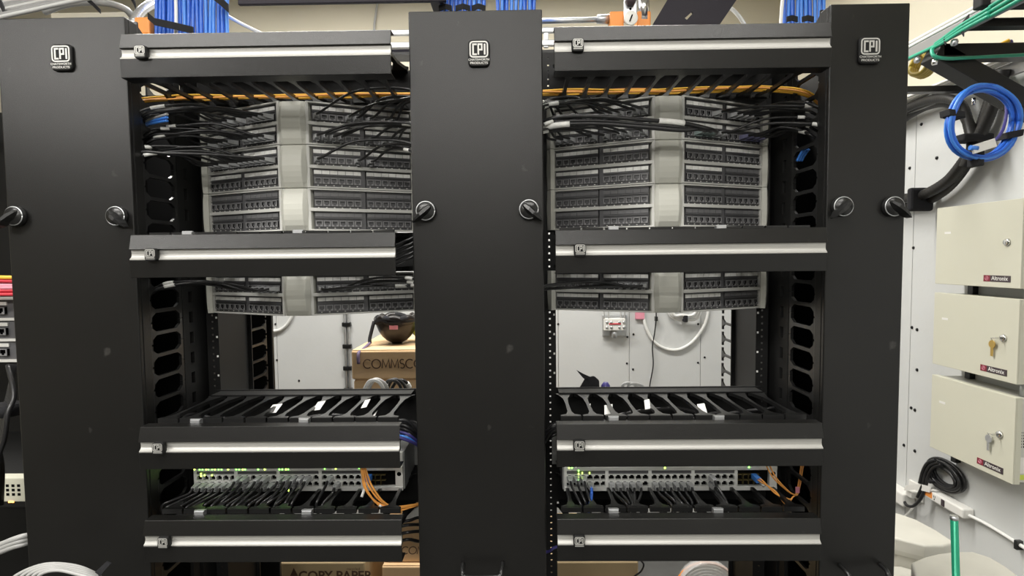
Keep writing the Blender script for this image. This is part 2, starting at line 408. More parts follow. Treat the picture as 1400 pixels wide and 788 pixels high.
rack(RX[0], 'black two-post steel rack between the left and middle cable managers')
rack(RX[1], 'black two-post steel rack between the middle and right cable managers')

# ================================================================= HORIZONTAL CABLE MANAGERS
hf = [(-.0195, 0), (.0195, 0), (.0195, .006), (.008, .012), (.004, .030), (.0032, .090), (.005, .130), (.014, .165), (.020, .172), (-.020, .172), (-.014, .165), (-.005, .130), (-.0032, .090), (-.004, .030), (-.008, .012), (-.0195, .006)]
HFIN = MB().prism(hf, 2, -.0035, .0035)
HFIN.prism([(-.0195, -.002), (.0195, -.002), (.0195, .004), (-.0195, .004)], 2, -.006, .0035)
HFIN = HFIN.mesh('finger', BLKP)
CLIP = MB().box(-.009, .009, -.006, .008, -.012, .003).box(-.010, .010, -.004, 0, .003, .005).mesh('hinge_clip', STEEL)
SN = ['left', 'right']; TN = ['topmost', 'second from the top', 'third from the top', 'lowest']
def hmanager(r, k):
    cx = RX[r]; zc = MZ[k]; s = COVZ[k]; x0, x1 = cx-.2455, cx+.2455
    what = ['at the very top', 'below the stacked patch panels', 'just above the switch', 'just below the switch'][k]
    t = empty('horizontal_cable_manager', (cx, 1.15, zc), 'silver-trimmed black horizontal cable manager in the %s rack, %s' % (SN[r], what), 'cable manager', 'horizontal cable managers')
    prof = [(.002, -.034), (.0, -.0012), (.009, -.0012), (.009, .0180), (.0, .0180), (.0068, .0455), (.030, .0458), (.030, .0440), (.0095, .0435), (.0035, .0200), (.011, .0200), (.011, -.0030), (.0035, -.0030), (.0045, -.0320), (.034, -.0325), (.034, -.0345)]
    cv = obj('cover', MB().prism([(YC+y, s+z) for y, z in prof], 0, x0, x1), BLK, t, bevel=.0008, seg=1)
    st = [(.0088, -.0010), (.0002, -.0010), (.0, .0008), (.0022, .0022), (.0044, .0042), (.0056, .0066), (.0060, .0100), (.0054, .0176), (.0088, .0178)]
    obj('trim_strip', MB().prism([(YC+y, s+z) for y, z in st], 0, x0+.001, x1-.001, sm=False), ALU, cv)
    bu = [(193, 73), (207, 349), (217, 612), (224, 740)] if r == 0 else [(790, 62), (793, 341), (792, 607), (792, 739)]
    p = at(bu[k][0], bu[k][1], YC-.004)
    b = inst('badge', CBADGE, cv, (p.x-cx, YC+.002-1.15, s+.0085-zc)); b['label'] = 'small silver monogram badge'
    obj('back_plate', MB().box(cx-.2413, cx+.2413, YR-.006, YR-.001, zc-U+.001, zc+U-.001).box(cx-.226, cx+.226, YR-.046, YR-.006, zc+U-.006, zc+U-.003).box(cx-.226, cx+.226, YR-.046, YR-.006, zc-U+.003, zc-U+.006), BLKM, t)
    rails = obj('cover_bracket', MB().box(cx-.205, cx+.205, YC+.034, YC+.040, zc-.030, zc+.030), BLKM, t)
    for sd in (1, -1):
        for i in range(11):
            x = cx-.215+i*.043
            o = inst('finger', HFIN, t, (x-cx, YC+.044-1.15, sd*(U-.0095)), ry=0 if sd > 0 else PI)
    for dx in (-.155, .055) if r == 0 else (-.135, .065):
        inst('hinge_clip', CLIP, t, (dx, YC+.036-1.15, .036)); inst('hinge_clip', CLIP, t, (dx, YC+.036-1.15, -.036), ry=PI)
    return t
for r in (0, 1):
    for k in range(4): hmanager(r, k)

# ================================================================= ANGLED PATCH PANELS
PA = math.atan2(.090, .202); PL = math.hypot(.090, .202)
AX, AY = .030, -.098
HP = 2*U
JK = MB()
for q in ((-.0072, .0072, .0048, .0062), (-.0072, -.0052, -.0062, .0048), (.0052, .0072, -.0062, .0048), (-.0052, -.0026, -.0062, -.0022), (.0026, .0052, -.0062, -.0022), (-.0026, .0026, -.0062, -.0050)):
    JK.box(q[0], q[1], -.0030, -.0020, q[2], q[3], 0); JK.box(q[0], q[1], -.0020, .004, q[2], q[3], 1)
JK.box(-.0052, .0052, .003, .004, -.005, .0048, 1)
JK = JK.mesh('jack', [JACKG, DARK])
def module_mesh():
    m = MB(); m.box(-.049, .049, 0, .006, -.0185, .0185, 0)
    m.box(-.049, .049, -.002, 0, .0170, .0185, 0); m.box(-.049, .049, -.003, 0, .0035, .0050, 0)
    for j in range(6): m.box(-.0405+j*.0162-.0015, -.0405+j*.0162+.0015, -.0006, 0, -.0172, -.0158, 1)
    return m.mesh('module', [MODG, LABEL])
MODM = module_mesh()
LS = MB()
for j in range(6): LS.box(-.0405+j*.0162-.0077, -.0405+j*.0162+.0077, -.0016, -.0002, .0072, .0148, 0)
LSW = LS.mesh('label_strip', LABEL)
LSD = LS.mesh('label_strip', mat('clear_label_cover', (.16, .16, .165), .25))
def jackpos(panel, h, row, idx):
    """world position and outward normal of a jack; idx 0..11 counted from the centre outwards"""
    r, zt = panel; m, j = divmod(idx, 6); cx = RX[r]
    s = .010+.049+m*.1085+(-.0405+j*.0162)
    x = cx+h*(AX+s*math.cos(PA)); y = YR+AY+s*math.sin(PA); z = zt-.0235-row*.0435-.0075
    n = Vector((h*math.sin(PA), -math.cos(PA), 0))
    return Vector((x, y, z)), n
def patch_panel(r, zt, label, dark):
    cx = RX[r]; t = empty('patch_bay', (cx, YR, zt-HP), label, 'patch panel', 'angled patch panels')
    g = .0006; H = HP-2*g; zb = zt-HP+g
    m = MB(); rings = []
    for i in range(9):
        f = i/8; bl = math.sin(PI*f)**.7; e = .012*(1-bl)
        z = zb+H*f
        rings.append([(cx+x, YR+AY+y, z) for x, y in ((.036, .020), (.034-.002*(1-bl), .004), (.028-.004*(1-bl), -.006+e*.5), (.020, -.014+e), (-.020, -.014+e), (-.028+.004*(1-bl), -.006+e*.5), (-.034+.002*(1-bl), .004), (-.036, .020))])
    m.loft(rings, 0, False); obj('centre_cap', m, GREYP, t, bevel=.0012, seg=2)
    for h in (-1, 1):
        m = MB(); rings = []
        for i in range(9):
            f = i/8; bl = math.sin(PI*f)**.6; z = zb+H*f; bx = .010*(bl-.5)
            rings.append([(cx+h*x, YR+y, z) for x, y in ((.231, -.016), (.240, -.020-.003*bl), (.2455+.003*bl, -.010), (.2475, .0), (.2475, -.0005), (.231, -.0005))])
        m.loft(rings, 0, False); obj('end_cap', m, GREYP, t, bevel=.001, seg=1)
        rot = h*PA
        cxm, cym = cx+h*(AX+PL/2*math.cos(PA)), YR+AY+PL/2*math.sin(PA)
        def T(p): return (cxm+p[0]*math.cos(rot)-p[1]*math.sin(rot), cym+p[0]*math.sin(rot)+p[1]*math.cos(rot), p[2])
        m = MB()
        for (a, b) in ((zb, zb+.0032), (zt-g-.0032, zt-g), (zt-HP/2-.0035, zt-HP/2+.0035)): m.box(-PL/2, PL/2, -.004, .012, a, b)
        m.box(h*PL/2-.003, h*PL/2+.003, -.004, .012, zb, zt-g); m.box(-h*PL/2-.003, -h*PL/2+.003, -.003, .012, zb, zt-g)
        m.v = [T(p) for p in m.v]; obj('frame', m, BAR, t, bevel=.0006, seg=1)
        m = MB().box(-PL/2, PL/2, .0125, .015, zb, zt-g)
        m.box(-.0055, .0055, .001, .0125, zb+.0032, zt-g-.0032); m.v = [T(p) for p in m.v]; obj('backing', m, MODG, t)
        for row in (0, 1):
            for mo in (0, 1):
                s = .010+.049+mo*.1085-PL/2
                lx = s if h > 0 else -s
                px, py, _ = T((lx, .002, 0)); pz = zt-.0235-row*.0435
                o = inst('module', MODM, t, (px-cx, py-YR, pz-(zt-HP)), rz=rot)
                for j in range(6): inst('jack', JK, o, (-.0405+j*.0162, -.0005, -.0075))
                dk = dark == 'all' or (row, mo, h) in dark
                inst('label_strip', LSD if dk else LSW, o, (0, 0, 0))
    return t
Z0 = [1.993, 1.9926]
PAN = {}
for r in (0, 1):
    for k in range(4):
        zt = Z0[r]-k*HP if k < 3 else Z0[r]-8*U
        nm = ['top of the stack of three', 'middle of the stack of three', 'bottom of the stack with empty ports', 'alone below the second silver-trimmed cover'][k]
        dk = 'all' if k == 2 else ({(1, 1, 1)} if r and k in (1, 3) else ({(0, 0, -1), (0, 1, -1)} if r and k == 3 else ()))
        patch_panel(r, zt, 'V-shaped grey patch panel in the %s rack, %s' % (SN[r], nm), dk)
        PAN[(r, k)] = (r, zt)

# ================================================================= PATCH CORDS
ORD = ['first', 'second', 'third', 'fourth', 'fifth', 'sixth', 'seventh', 'eighth', 'ninth', 'tenth', 'eleventh', 'twelfth', 'thirteenth', 'fourteenth', 'fifteenth', 'sixteenth', 'seventeenth', 'eighteenth']
def plug_mb(p, n, z=0):
    """clear modular plug with its latch and a short strain-relief boot, leaving the jack along n"""
    m = MB(); sx = Vector((-n.y, n.x, 0)); up = Vector((0, 0, 1))
    def B(a0, a1, w0, w1, h0, h1):
        r = []
        for a, w, (lo, hi) in ((a0, w0, h0), (a1, w1, h1)): r.append([p+n*a+sx*w+up*lo, p+n*a-sx*w+up*lo, p+n*a-sx*w+up*hi, p+n*a+sx*w+up*hi])
        m.loft(r, 0, False)
    B(.0, .012, .0056, .0056, (-.0048, .0040), (-.0048, .0040)); B(.012, .024, .0054, .0036, (-.0046, .0038), (-.0034, .0032))
    B(.001, .016, .0030, .0030, (-.0062, -.0050), (-.0095, -.0080))
    return m
def cord(name, pts, r, mt, label, cat, group, plug=None, plugmat=None, sleeves=(), n=8, k=8, sl_r=1.35, base=None):
    pts = cr(pts, k)
    o = obj(name, MB().tube(pts, r, n), mt, origin=base or pts[0]); tag(o, label, cat, group)
    if plug: obj('plug', plug_mb(*plug), plugmat or PLUGC, o)
    for (a, b) in sleeves:
        i0, i1 = int(a*(len(pts)-1)), max(int(a*(len(pts)-1))+1, int(b*(len(pts)-1)))
        q = obj('label_sleeve', MB().tube(pts[i0:i1+1], r*sl_r, 10), LABEL, o); q['label'] = 'white printed label sleeve'
    return o
def patch_cord(r, k, h, row, idx, side_x, ye, ze, hump, sleeve=None, pm=None, rad=.0027, fwd=.045):
    p, n = jackpos(PAN[(r, k)], h, row, idx)
    e = Vector((side_x, ye, ze)); sgn = 1 if side_x > p.x else -1
    a = p+n*.024; q1 = p+n*fwd+Vector((sgn*.006, 0, -.001))
    q2 = q1.lerp(e, .35)+Vector((0, -.004, 0)); q2.z = q1.z+(e.z-q1.z)*.62+hump; q3 = q1.lerp(e, .75); q3.z = q1.z+(e.z-q1.z)*.95+hump*.8
    q4 = e+Vector((sgn*.045, .01, -.035)); q5 = e+Vector((sgn*.062, .02, -.14))
    pn = ['top', 'middle', 'bottom', 'lone lower'][k]
    lab = 'black patch cord in %s rack\'s %s panel, %s row, %s port %s of centre' % (SN[r], pn, ['upper', 'lower'][row], ORD[idx], 'left' if h < 0 else 'right')
    sl = [sleeve] if sleeve else []
    cord('patch_cable', [p+n*.010, a, q1, q2, q3, e, q4, q5], rad, CORD, lab, 'cable', 'black patch cords', (p, n), pm, sl)
R = random.Random(3)
def run(r, k, h, row, idxs, side_x, v_e, uu, hump, pm=None, sl=.4, ye=1.10, fwd=.045):
    for n_, i in enumerate(idxs):
        y = ye+R.uniform(-.03, .03); z = at(uu, v_e, y).z+R.uniform(-.012, .012)
        s = R.uniform(.55, .66)
        patch_cord(r, k, h, row, i, side_x, y, z, hump+R.uniform(-.006, .008), (s, s+.06) if R.random() < sl else None, pm, R.choice((.0025, .0027, .0029)), fwd+R.uniform(-.008, .01))
# left rack, left halves
run(0, 0, -1, 0, [0, 1, 2, 3, 5, 6, 7, 9], -.742, 160, 200, .014)
run(0, 0, -1, 1, [0, 1, 2, 3, 4, 6, 7, 8, 10], -.742, 186, 200, .012)
run(0, 1, -1, 0, [0, 1, 2, 3, 4, 5, 6, 8, 9, 10], -.742, 208, 202, .008, fwd=.05)
run(0, 3, -1, 0, [0, 1, 2, 3], -.742, 397, 222, .010)
# left rack, right halves
run(0, 0, 1, 0, [0, 4, 5, 6, 8, 9], -.196, 136, 560, .012)
run(0, 0, 1, 1, [0, 1, 2, 3, 6, 8, 9], -.196, 172, 560, .010)
run(0, 1, 1, 0, [0, 5, 6], -.196, 206, 562, .014)
run(0, 3, 1, 0, [0, 1, 2, 3], -.196, 386, 565, .004, sl=1)
# right rack, left halves
run(1, 0, -1, 0, [0, 1, 3, 4, 5, 7, 9, 10], .038, 152, 748, .018)
run(1, 0, -1, 1, [0, 2, 3, 5, 6, 9, 10, 11], .038, 182, 748, .016)
run(1, 3, -1, 0, [0, 1, 2, 3], .038, 392, 747, .008)
# right rack, right halves
run(1, 0, 1, 0, [4, 6, 7, 8, 9], .585, 152, 1112, .012)
run(1, 0, 1, 1, [4, 5], .585, 168, 1112, .014)
run(1, 0, 1, 1, [8, 9, 10, 11], .585, 182, 1112, .014, PLUGB)
# cords of the right rack that cross the centre cap
for i, (vv, idx, lb) in enumerate(((160, 3, 'upper'), (170, 1, 'lower'), (166, 2, 'middle'))):
    p, n = jackpos(PAN[(1, 0)], 1, 1, idx)
    Y = 1.075
    pts = [p+n*.010, p+n*.026, at(968-12*i, 176, Y+.015), at(930, vv+8, Y), at(880, vv+4, Y-.005), at(810, vv-1, Y), at(752, vv+3, Y+.01), Vector((.01, 1.12, 1.90)), Vector((-.02, 1.15, 1.78))]
    cord('patch_cable', pts, .0042 if i < 2 else .003, CORD, 'thick black patch cord crossing the right rack\'s top centre cap, %s of three' % lb, 'cable', 'black cords crossing the centre cap', (p, n), PLUGG,
         [(.36, .46)] if i == 0 else ([(.70, .80)] if i == 1 else []))
p, n = jackpos(PAN[(1, 0)], 1, 1, 0)

# ================================================================= YELLOW FIBRES under the top covers
for r, (ua, ub) in enumerate(((188, 566), (738, 1096))):
    for i in range(5):
        Y = 1.165+.008*i; dz = [0, .006, .002, .009, .005][i]
        pts = []
        for j in range(9):
            f = j/8; u = ua+(ub-ua)*f
            p = Vector((at(u, 130, Y).x, Y+R.uniform(-.003, .003), MZ[0]-U+.010+dz+R.uniform(-.002, .003)))
            if (r == 0 and j == 0) or (r == 1 and j == 8): p.z -= .022; p.y -= .03
            pts.append(p)
        if r == 0: pts.append(pts[-1]+Vector((.05, -.01, .002)))
        else: pts.insert(0, pts[0]+Vector((-.05, -.01, .0)))
        if r == 0: pts.insert(0, pts[0]+Vector((-.05, .01, -.05)))
        else: pts.append(pts[-1]+Vector((.05, .01, -.05)))
        cord('fibre_cable', pts, .0021, YEL if i % 3 else ORG, 'yellow fibre cable of the strand lying above the %s rack\'s top patch panel' % SN[r], 'cable', 'yellow fibre cables in the %s rack' % SN[r])

# ================================================================= NETWORK SWITCHES
PORT = MB()
for q in ((-.0071, .0071, .0052, .0066), (-.0071, -.0060, -.0058, .0052), (.0060, .0071, -.0058, .0052), (-.0060, .0060, -.0070, -.0058), (-.0060, -.0034, .0026, .0052), (.0034, .0060, .0026, .0052)): PORT.box(q[0], q[1], -.0016, .008, q[2], q[3], 0)
PORT.box(-.0060, .0060, .007, .008, -.0058, .0052, 1)
PORT = PORT.mesh('port', [SWL, DARK])
LG = MB().box(-.0012, .0012, -.0008, 0, -.0016, .0016).mesh('status_light', LEDG)
LY = MB().box(-.0012, .0012, -.0008, 0, -.0016, .0016).mesh('status_light', LEDY)
YS = 1.135
def switch(r):
    cx = RX[r]+(.0015 if r else -.003); zb = at(920 if r else 400, 671.5 if r else 672, YS).z; zt = zb+.082
    x0, x1 = cx-.2235, cx+.2235
    t = empty('network_switch', (cx, YS, zb), 'grey %s network switch between the two lowest covers of the %s rack' % ('48-port', SN[r]), 'network switch', 'network switches')
    m = MB().box(x0, x1, YS+.012, YS+.46, zb, zt); obj('chassis', m, SWG, t, bevel=.001)
    for s in (-1, 1):
        a, b = sorted((cx+s*.2235, cx+s*.2413)); obj('mounting_ear', MB().box(a, b, YR-.004, YR-.001, zb, zt).box(min(cx+s*.2235, cx+s*.2255), max(cx+s*.2235, cx+s*.2255), YS+.01, YR-.004, zb, zt), SWG, t)
    m = MB(); m.box(x0, x1, YS, YS+.012, zb, zb+.0090); m.box(x0, x1, YS, YS+.012, zb+.0435, zb+.0520); m.box(x0, x1, YS+.004, YS+.012, zb+.0520, zt)
    xg = [x0+.003, x0+.0905, x0+.181, x0+.271, x0+.361, x1]
    m.box(x0, x0+.006, YS, YS+.012, zb+.0090, zb+.0435); m.box(x1-.016, x1, YS+.001, YS+.012, zb+.0090, zb+.0435)
    for g in xg[1:5]: m.box(g-.0035, g+.0035, YS, YS+.012, zb+.0090, zb+.0435)
    obj('face_frame', m, SWL, t, bevel=.0006, seg=1)
    obj('port_recess', MB().box(x0+.006, x1-.016, YS+.010, YS+.0118, zb+.0090, zb+.0435), DARK, t)
    m = MB().box(x0+.006, xg[4]-.0035, YS+.0015, YS+.010, zb+.0370, zb+.0425); obj('number_strip', m, MODG, t)
    P = {}
    for g in range(4):
        for c in range(6):
            for rw in (0, 1):
                x = (xg[g]+xg[g+1])/2-.0358+c*.0143+(.001 if g == 0 else 0); z = zb+.0298-rw*.0140
                inst('port', PORT, t, (x-cx, .0015, z-zb)); P[(g*6+c, rw)] = Vector((x, YS, z))
    for c in range(4):
        x = xg[4]+.009+c*.0115
        m = MB()
        for z in (zb+.017, zb+.029):
            m.box(x-.0052, x+.0052, YS+.001, YS+.009, z+.0042, z+.005, 0); m.box(x-.0055, x-.0048, YS+.001, YS+.009, z-.005, z+.005, 0)
        obj('fibre_cage', m, mat('cage_brass', (.35, .28, .12), .35, metal=.8) if c == 0 and r == 0 else MATS['cage_brass'], t)
    obj('lock_hole', MB().lathe([(.0045, -.0005), (.0001, -.0005)], (x1-.008, YS+.001, zb+.036), 14, 0, 1), DARK, t)
    lu = [(266, 642), (273, 642), (277, 642), (282, 642), (285, 642), (290, 642), (294, 642), (299, 642), (303, 642), (312, 642), (323, 642), (327, 642), (332, 642), (335, 642), (353, 642), (362, 642), (382, 642), (386, 642), (391, 642), (394, 642), (444, 641), (459, 641), (491, 640),
          (275, 648), (280, 650), (290, 650), (275, 651), (382, 671), (395, 671), (401, 670)] if r == 0 else [(778, 640), (782, 640), (791, 644), (791, 648), (796, 647), (806, 647), (909, 640), (1024, 639)]
    for i, (u, v) in enumerate(lu):
        p = at(u, v, YS); inst('status_light', LY if (i % 3 == 0 or v > 645) else LG, t, (p.x-cx, -.0002 if p.z-zb < .052 else .0038, p.z-zb))
    return P
def sw_cord(P, r, col, row, tx, label, mt=CORD, pm=PLUGC, rad=.0026):
    p = P[(col, row)]; n = Vector((0, -1, 0))
    zf = MZ[3]+U
    e = Vector((p.x+tx*.75, 1.062+R.uniform(-.008, .012), zf-.012))
    pts = [p+n*.010, p+n*.024, p+n*.033+Vector((tx*.10, 0, -.007)), p.lerp(e, .6)+Vector((0, -.016, 0)), e, e+Vector((tx*.1, .012, -.028)), e+Vector((tx*.1, .03, -.062))]
    cord('patch_cable', pts, rad, mt, label, 'cable', 'switch patch cords', (p, n), pm)
P0 = switch(0); P1 = switch(1)
for c in list(range(0, 17)):
    for rw in ([1] if c < 15 else [0]):
        sw_cord(P0, 0, c, rw, -.045+.002*c+R.uniform(-.008, .008), 'black patch cord in left switch, %s row, %s column from its left end' % (['upper', 'lower'][rw], ORD[c]))
for c in (6, 7, 9, 10, 12, 13, 14):
    sw_cord(P0, 0, c, 0, -.03+R.uniform(-.01, .01), 'black patch cord in left switch, upper row, %s column from its left end' % ORD[c])
sw_cord(P0, 0, 19, 0, -.012, 'lone black patch cord right of centre in the left switch, upper port', rad=.003)
sw_cord(P0, 0, 20, 1, -.012, 'lone black patch cord right of centre in the left switch, lower port', rad=.003)
for c in (0, 1, 2): sw_cord(P1, 1, c, 0, .022-.006*c, 'black patch cord in right switch, %s port of the upper row from its left end' % ORD[c])
sw_cord(P1, 1, 3, 1, -.010, 'short blue patch cord plugged into the left group of the right switch', BLUE, PLUGC, .0032)
for c in (6, 7, 8, 9, 10): sw_cord(P1, 1, c, 1, .026-.012*(c-6), 'black patch cord in right switch, second port group, %s lower port' % ORD[c-6])
for c in (12, 13, 14, 15, 16, 17): sw_cord(P1, 1, c, 1, .022-.005*(c-12), 'black patch cord in right switch, third port group, %s lower port' % ORD[c-12])
sw_cord(P1, 1, 20, 0, .010, 'black patch cord in right switch, last port group, upper port', rad=.003)
sw_cord(P1, 1, 20, 1, .006, 'black patch cord in right switch, last port group, lower port', rad=.003)
# orange fibres of the switches
for i, (du, dv) in enumerate(((0, 0), (5, -2), (9, -1), (3, 4))):
    pts = [at(494+du*.6, 632, 1.06), at(495+du*.8, 650+dv, 1.055), at(499+du*1.2, 668+dv, 1.06), at(515+du, 687+dv, 1.075), at(540, 695+dv, 1.09), at(562, 692+dv*.5, 1.11), at(580, 688, 1.15)]
    pts = [Vector((pts[0].x, 1.10, pts[0].z+.03))]+pts
    cord('fibre_cable', pts, .0019, ORG, 'orange fibre loop hanging from the left switch to the middle cable manager', 'cable', 'orange fibres of the left switch', sleeves=[(.58, .63)] if i == 3 else [])
pt = empty('fibre_connector', at(506, 652, YS), 'blue duplex fibre connector plugged into the left switch', 'connector'); q = at(506, 652, YS)
obj('body', MB().box(q.x-.005, q.x+.005, YS-.028, YS, q.z-.006, q.z+.006), BLUE2, pt, bevel=.001)
obj('boot', MB().tube([q+Vector((0, -.026, -.002)), q+Vector((-.001, -.040, -.010)), q+Vector((-.004, -.050, -.022))], .003, 8), WHITEC, pt)
for i, (a, b) in enumerate((((1036, 656), (1078, 690)), ((1038, 654), (1082, 684)))):
    q = at(1030+i*3, 652, YS)
    pts = [q+Vector((0, -.012, 0)), at(a[0]+4, a[1]+3, YS-.035), at(1060, 672+3*i, YS-.04), at(b[0]-6, b[1]-2, YS-.035), at(b[0], b[1]-1, YS-.03), at(1083, 681, YS-.025), at(1090, 670, YS+.0), Vector((.60, 1.16, 1.23))]
    cord('fibre_cable', pts, .0015, ORG, 'thin orange fibre from the right switch, %s of the plugged pair' % ('lower', 'upper')[i], 'cable', 'orange fibres of the right switch')
    pts = [at(1046+5*i, 634, YS-.03), at(1056+4*i, 652, YS-.04), at(1070+2*i, 666, YS-.035), at(1084, 676, YS-.02), at(1092, 672, YS), Vector((.60, 1.15, 1.24))]
    cord('fibre_cable', pts, .0015, ORG, 'thin orange fibre dropping past the right switch, %s of the hanging pair' % ('left', 'right')[i], 'cable', 'orange fibres hanging by the right switch')
q = at(1030, 652, YS); pt = empty('fibre_connector', q, 'blue duplex fibre connector plugged into the right switch', 'connector')
obj('body', MB().box(q.x-.005, q.x+.006, YS-.026, YS, q.z-.004, q.z+.007), BLUE2, pt, bevel=.001)
obj('boot', MB().tube([q+Vector((.002, -.024, 0)), q+Vector((.006, -.036, -.005)), at(1042, 662, YS-.035)], .0032, 8), WHITEC, pt)
q = at(1090, 670, 1.12); o = obj('cable_tag', MB().box(q.x-.004, q.x+.004, 1.118, 1.1205, q.z-.006, q.z+.006), PINK, None); tag(o, 'small pinkish tag on the orange fibres right of the right switch', 'tag')

# ================================================================= CABLES IN THE THIRD MANAGER ROW
for r in (0, 1):
    zc = MZ[2]
    for i in range(5):
        y = 1.075+.026*i; pts = []
        for j in range(8):
            f = j/7; pts.append(Vector((RX[r]-.24+.48*f, y+.012*math.sin(5*f+i), zc+R.uniform(-.022, .016))))
        pts = [Vector((pts[0].x-.03, 1.12, zc-.06))]+pts+[Vector((pts[-1].x+.03, 1.12, zc-.05))] if r == 0 else [Vector((pts[0].x-.03, 1.12, zc-.05))]+pts
        cord('patch_cable', pts, .0034, VIOL if (r == 0 and i == 0) else CORD, 'black cord lying inside the %s rack\'s cable manager above the switch' % SN[r] if not (r == 0 and i == 0) else 'violet cord lying inside the left rack\'s cable manager above the switch', 'cable', 'cords inside the %s manager' % SN[r])
tags3 = [(375, 560, 16, 8, 0), (436, 556, 13, 8, 0), (500, 553, 10, 6, 0), (510, 566, 12, 5, 0), (832, 561, 14, 9, 1), (806, 559, 5, 6, 1), (885, 554, 10, 9, 1), (960, 560, 13, 10, 1)]
for (u, v, w_, h_, r) in tags3:
    p = at(u, v, 1.12); a = at(u-w_/2, v, 1.12).x; b = at(u+w_/2, v, 1.12).x; hh = h_/F*1.12
    m = MB().loft([[(a+.004, 1.120+hh, p.z+.006), (a, 1.120-hh, p.z-.006), (b-.004, 1.121-hh, p.z-.004), (b, 1.121+hh, p.z+.008)], [(a+.004, 1.120+hh, p.z+.0066), (a, 1.120-hh, p.z-.0054), (b-.004, 1.121-hh, p.z-.0034), (b, 1.121+hh, p.z+.0086)]], 0, False)
    i = tags3.index((u, v, w_, h_, r)); wh = ['long slanted', 'square', 'small', 'narrow', 'wide rounded', 'tiny', 'crumpled', 'yellowish'][i]
    tag(obj('cable_label', m, LABEL), '%s white paper label among the cords in the %s rack\'s third cover row' % (wh, SN[r]), 'label', 'labels in the third cover row')

# ================================================================= RACK BEYOND THE LEFT DOOR
XN = -1.235
t = empty('patch_bay', (XN, YR, at(8, 492, YR).z), 'grey patch panel at the far left picture edge beside the wide door', 'patch panel')
zt, zb = at(8, 408, YR).z, at(8, 493, YR).z; x1 = at(21, 450, YR).x+.02
obj('frame', MB().box(x1-.48, x1, YR, YR+.02, zb, zt), MODG, t)
for i in range(4):
    z = zt-(zt-zb)*i/3; obj('bar', MB().box(x1-.48, x1, YR-.006, YR, z-.003, z+.003), BAR, t)
for i in range(3):
    z = zt-(zt-zb)*(i+.5)/3
    for j in range(5):
        x = at(6, 430, YR).x-.002-.0215*j
        o = inst('jack', JK, t, (x-XN, -.004, z-.006-zb)); o.scale = (1.3, 1.3, 1.3)
    obj('label_strip', MB().box(x1-.3, at(11, 430, YR).x, YR-.003, YR, z+.008, z+.016), BAR, t)
for i in range(6):
    mt = [RED, PINK, RED, RED, PINK, YEL][i]
    z = at(5, [384, 390, 397, 402, 393, 379][i], 1.2).z
    pts = [Vector((-1.40, 1.22, z-.01)), Vector((-1.25, 1.17+.008*i, z+.004)), Vector((at(3, 390, 1.2).x, 1.19, z)), Vector((-1.10, 1.20, z-.006)), Vector((-1.03, 1.19, z-.04))]
    cord('patch_cable', pts, .0042, mt, ['bright red', 'pale pink upper', 'dark red middle', 'lowest red', 'pale pink lower', 'yellow-orange'][i]+' patch cord at the far left picture edge', 'cable', 'red and pink cords at the left edge')
zs = at(10, 668, YR).z; hh = 17/F*YR; xw = at(34, 665, YR).x+.02
t = empty('network_switch', (XN, YR, zs-hh), 'beige network switch at the far left picture edge with rows of small openings', 'network switch')
obj('front_plate', MB().box(xw-.45, xw, YR-.01, YR+.02, zs-hh, zs+hh), ENC, t, bevel=.002); obj('chassis', MB().box(xw-.449, xw-.001, YR+.0202, YR+.35, zs-hh, zs+hh-.002), BLKM, t)
VENT = MB().box(-.0035, .0035, -.0006, .001, -.0032, .0032).mesh('opening', DARK)
for i in range(3):
    for j in range(10): inst('opening', VENT, t, (at(31, 665, YR).x-XN-.0135*j, -.0100, hh+(.0105-.0105*i)))
LO = MB().box(-.003, .003, -.0008, 0, -.0016, .0016).mesh('status_light', LEDO)
obj('lower_shelf', MB().box(xw-.45, xw, YR-.01, YR+.3, zs-hh-.012, zs-hh-.001), BLKM, t)
for (u, me) in ((3, LG), (6, LG), (19, LO), (23, LO)): inst('status_light', me, t, (at(u, 684, YR).x-XN, -.0105, at(u, 684, YR).z-(zs-hh)))
t = empty('rack_frame', (-1.24, 1.35, 0), 'black rack standing mostly outside the left picture edge', 'rack')
obj('post', MB().box(-1.005, -.985, YR+.021, YR+.15, 0, 2.12), BLK, t); obj('post', MB().box(-1.75, -1.72, YR+.021, YR+.15, 0, 2.12), BLK, t)
obj('top_bar', MB().box(-1.75, -.985, YR+.03, YR+.08, 2.12, 2.13), BLK, t); obj('rear_panel', MB().box(-1.72, -1.005, YR+.42, YR+.425, .05, 2.12), BLKM, t)
for i in range(7):
    Y = 1.08+.012*i
    pts = [at(14+i*1.5-3, 500, Y+.06), at(15-i*1.2+4, 540, Y+.02), at(8-i+2, 568, Y), at(6-i*1.5, 600, Y), at(-6+1.5*i, 640, Y+.02), at(-4+i, 690, Y+.05)]
    cord('power_cable', pts, .0048, CORD, 'black cord in the strapped bundle at the far left picture edge', 'cable', 'strapped black cords at the left edge')
p = at(10, 562, 1.10); o = obj('velcro_strap', MB().lathe([(.026, -.012), (.027, -.012), (.027, .012), (.026, .012)], (p.x-.012, p.y+.01, p.z), 20, 0, 2), VELCRO); tag(o, 'black hook-and-loop strap round the cords at the far left edge', 'strap')
for i in range(3):
    pts = [at(-30, 752+6*i, 1.18), at(0, 745+5*i, 1.16), at(18, 738+5*i, 1.15), at(36, 733+5*i, 1.16), at(52, 735, 1.2)]
    cord('grey_cable', pts, .006, GREYC, 'grey cable low at the left picture edge, %s of three' % ['top', 'middle', 'bottom'][i], 'cable', 'grey cables behind the left door')
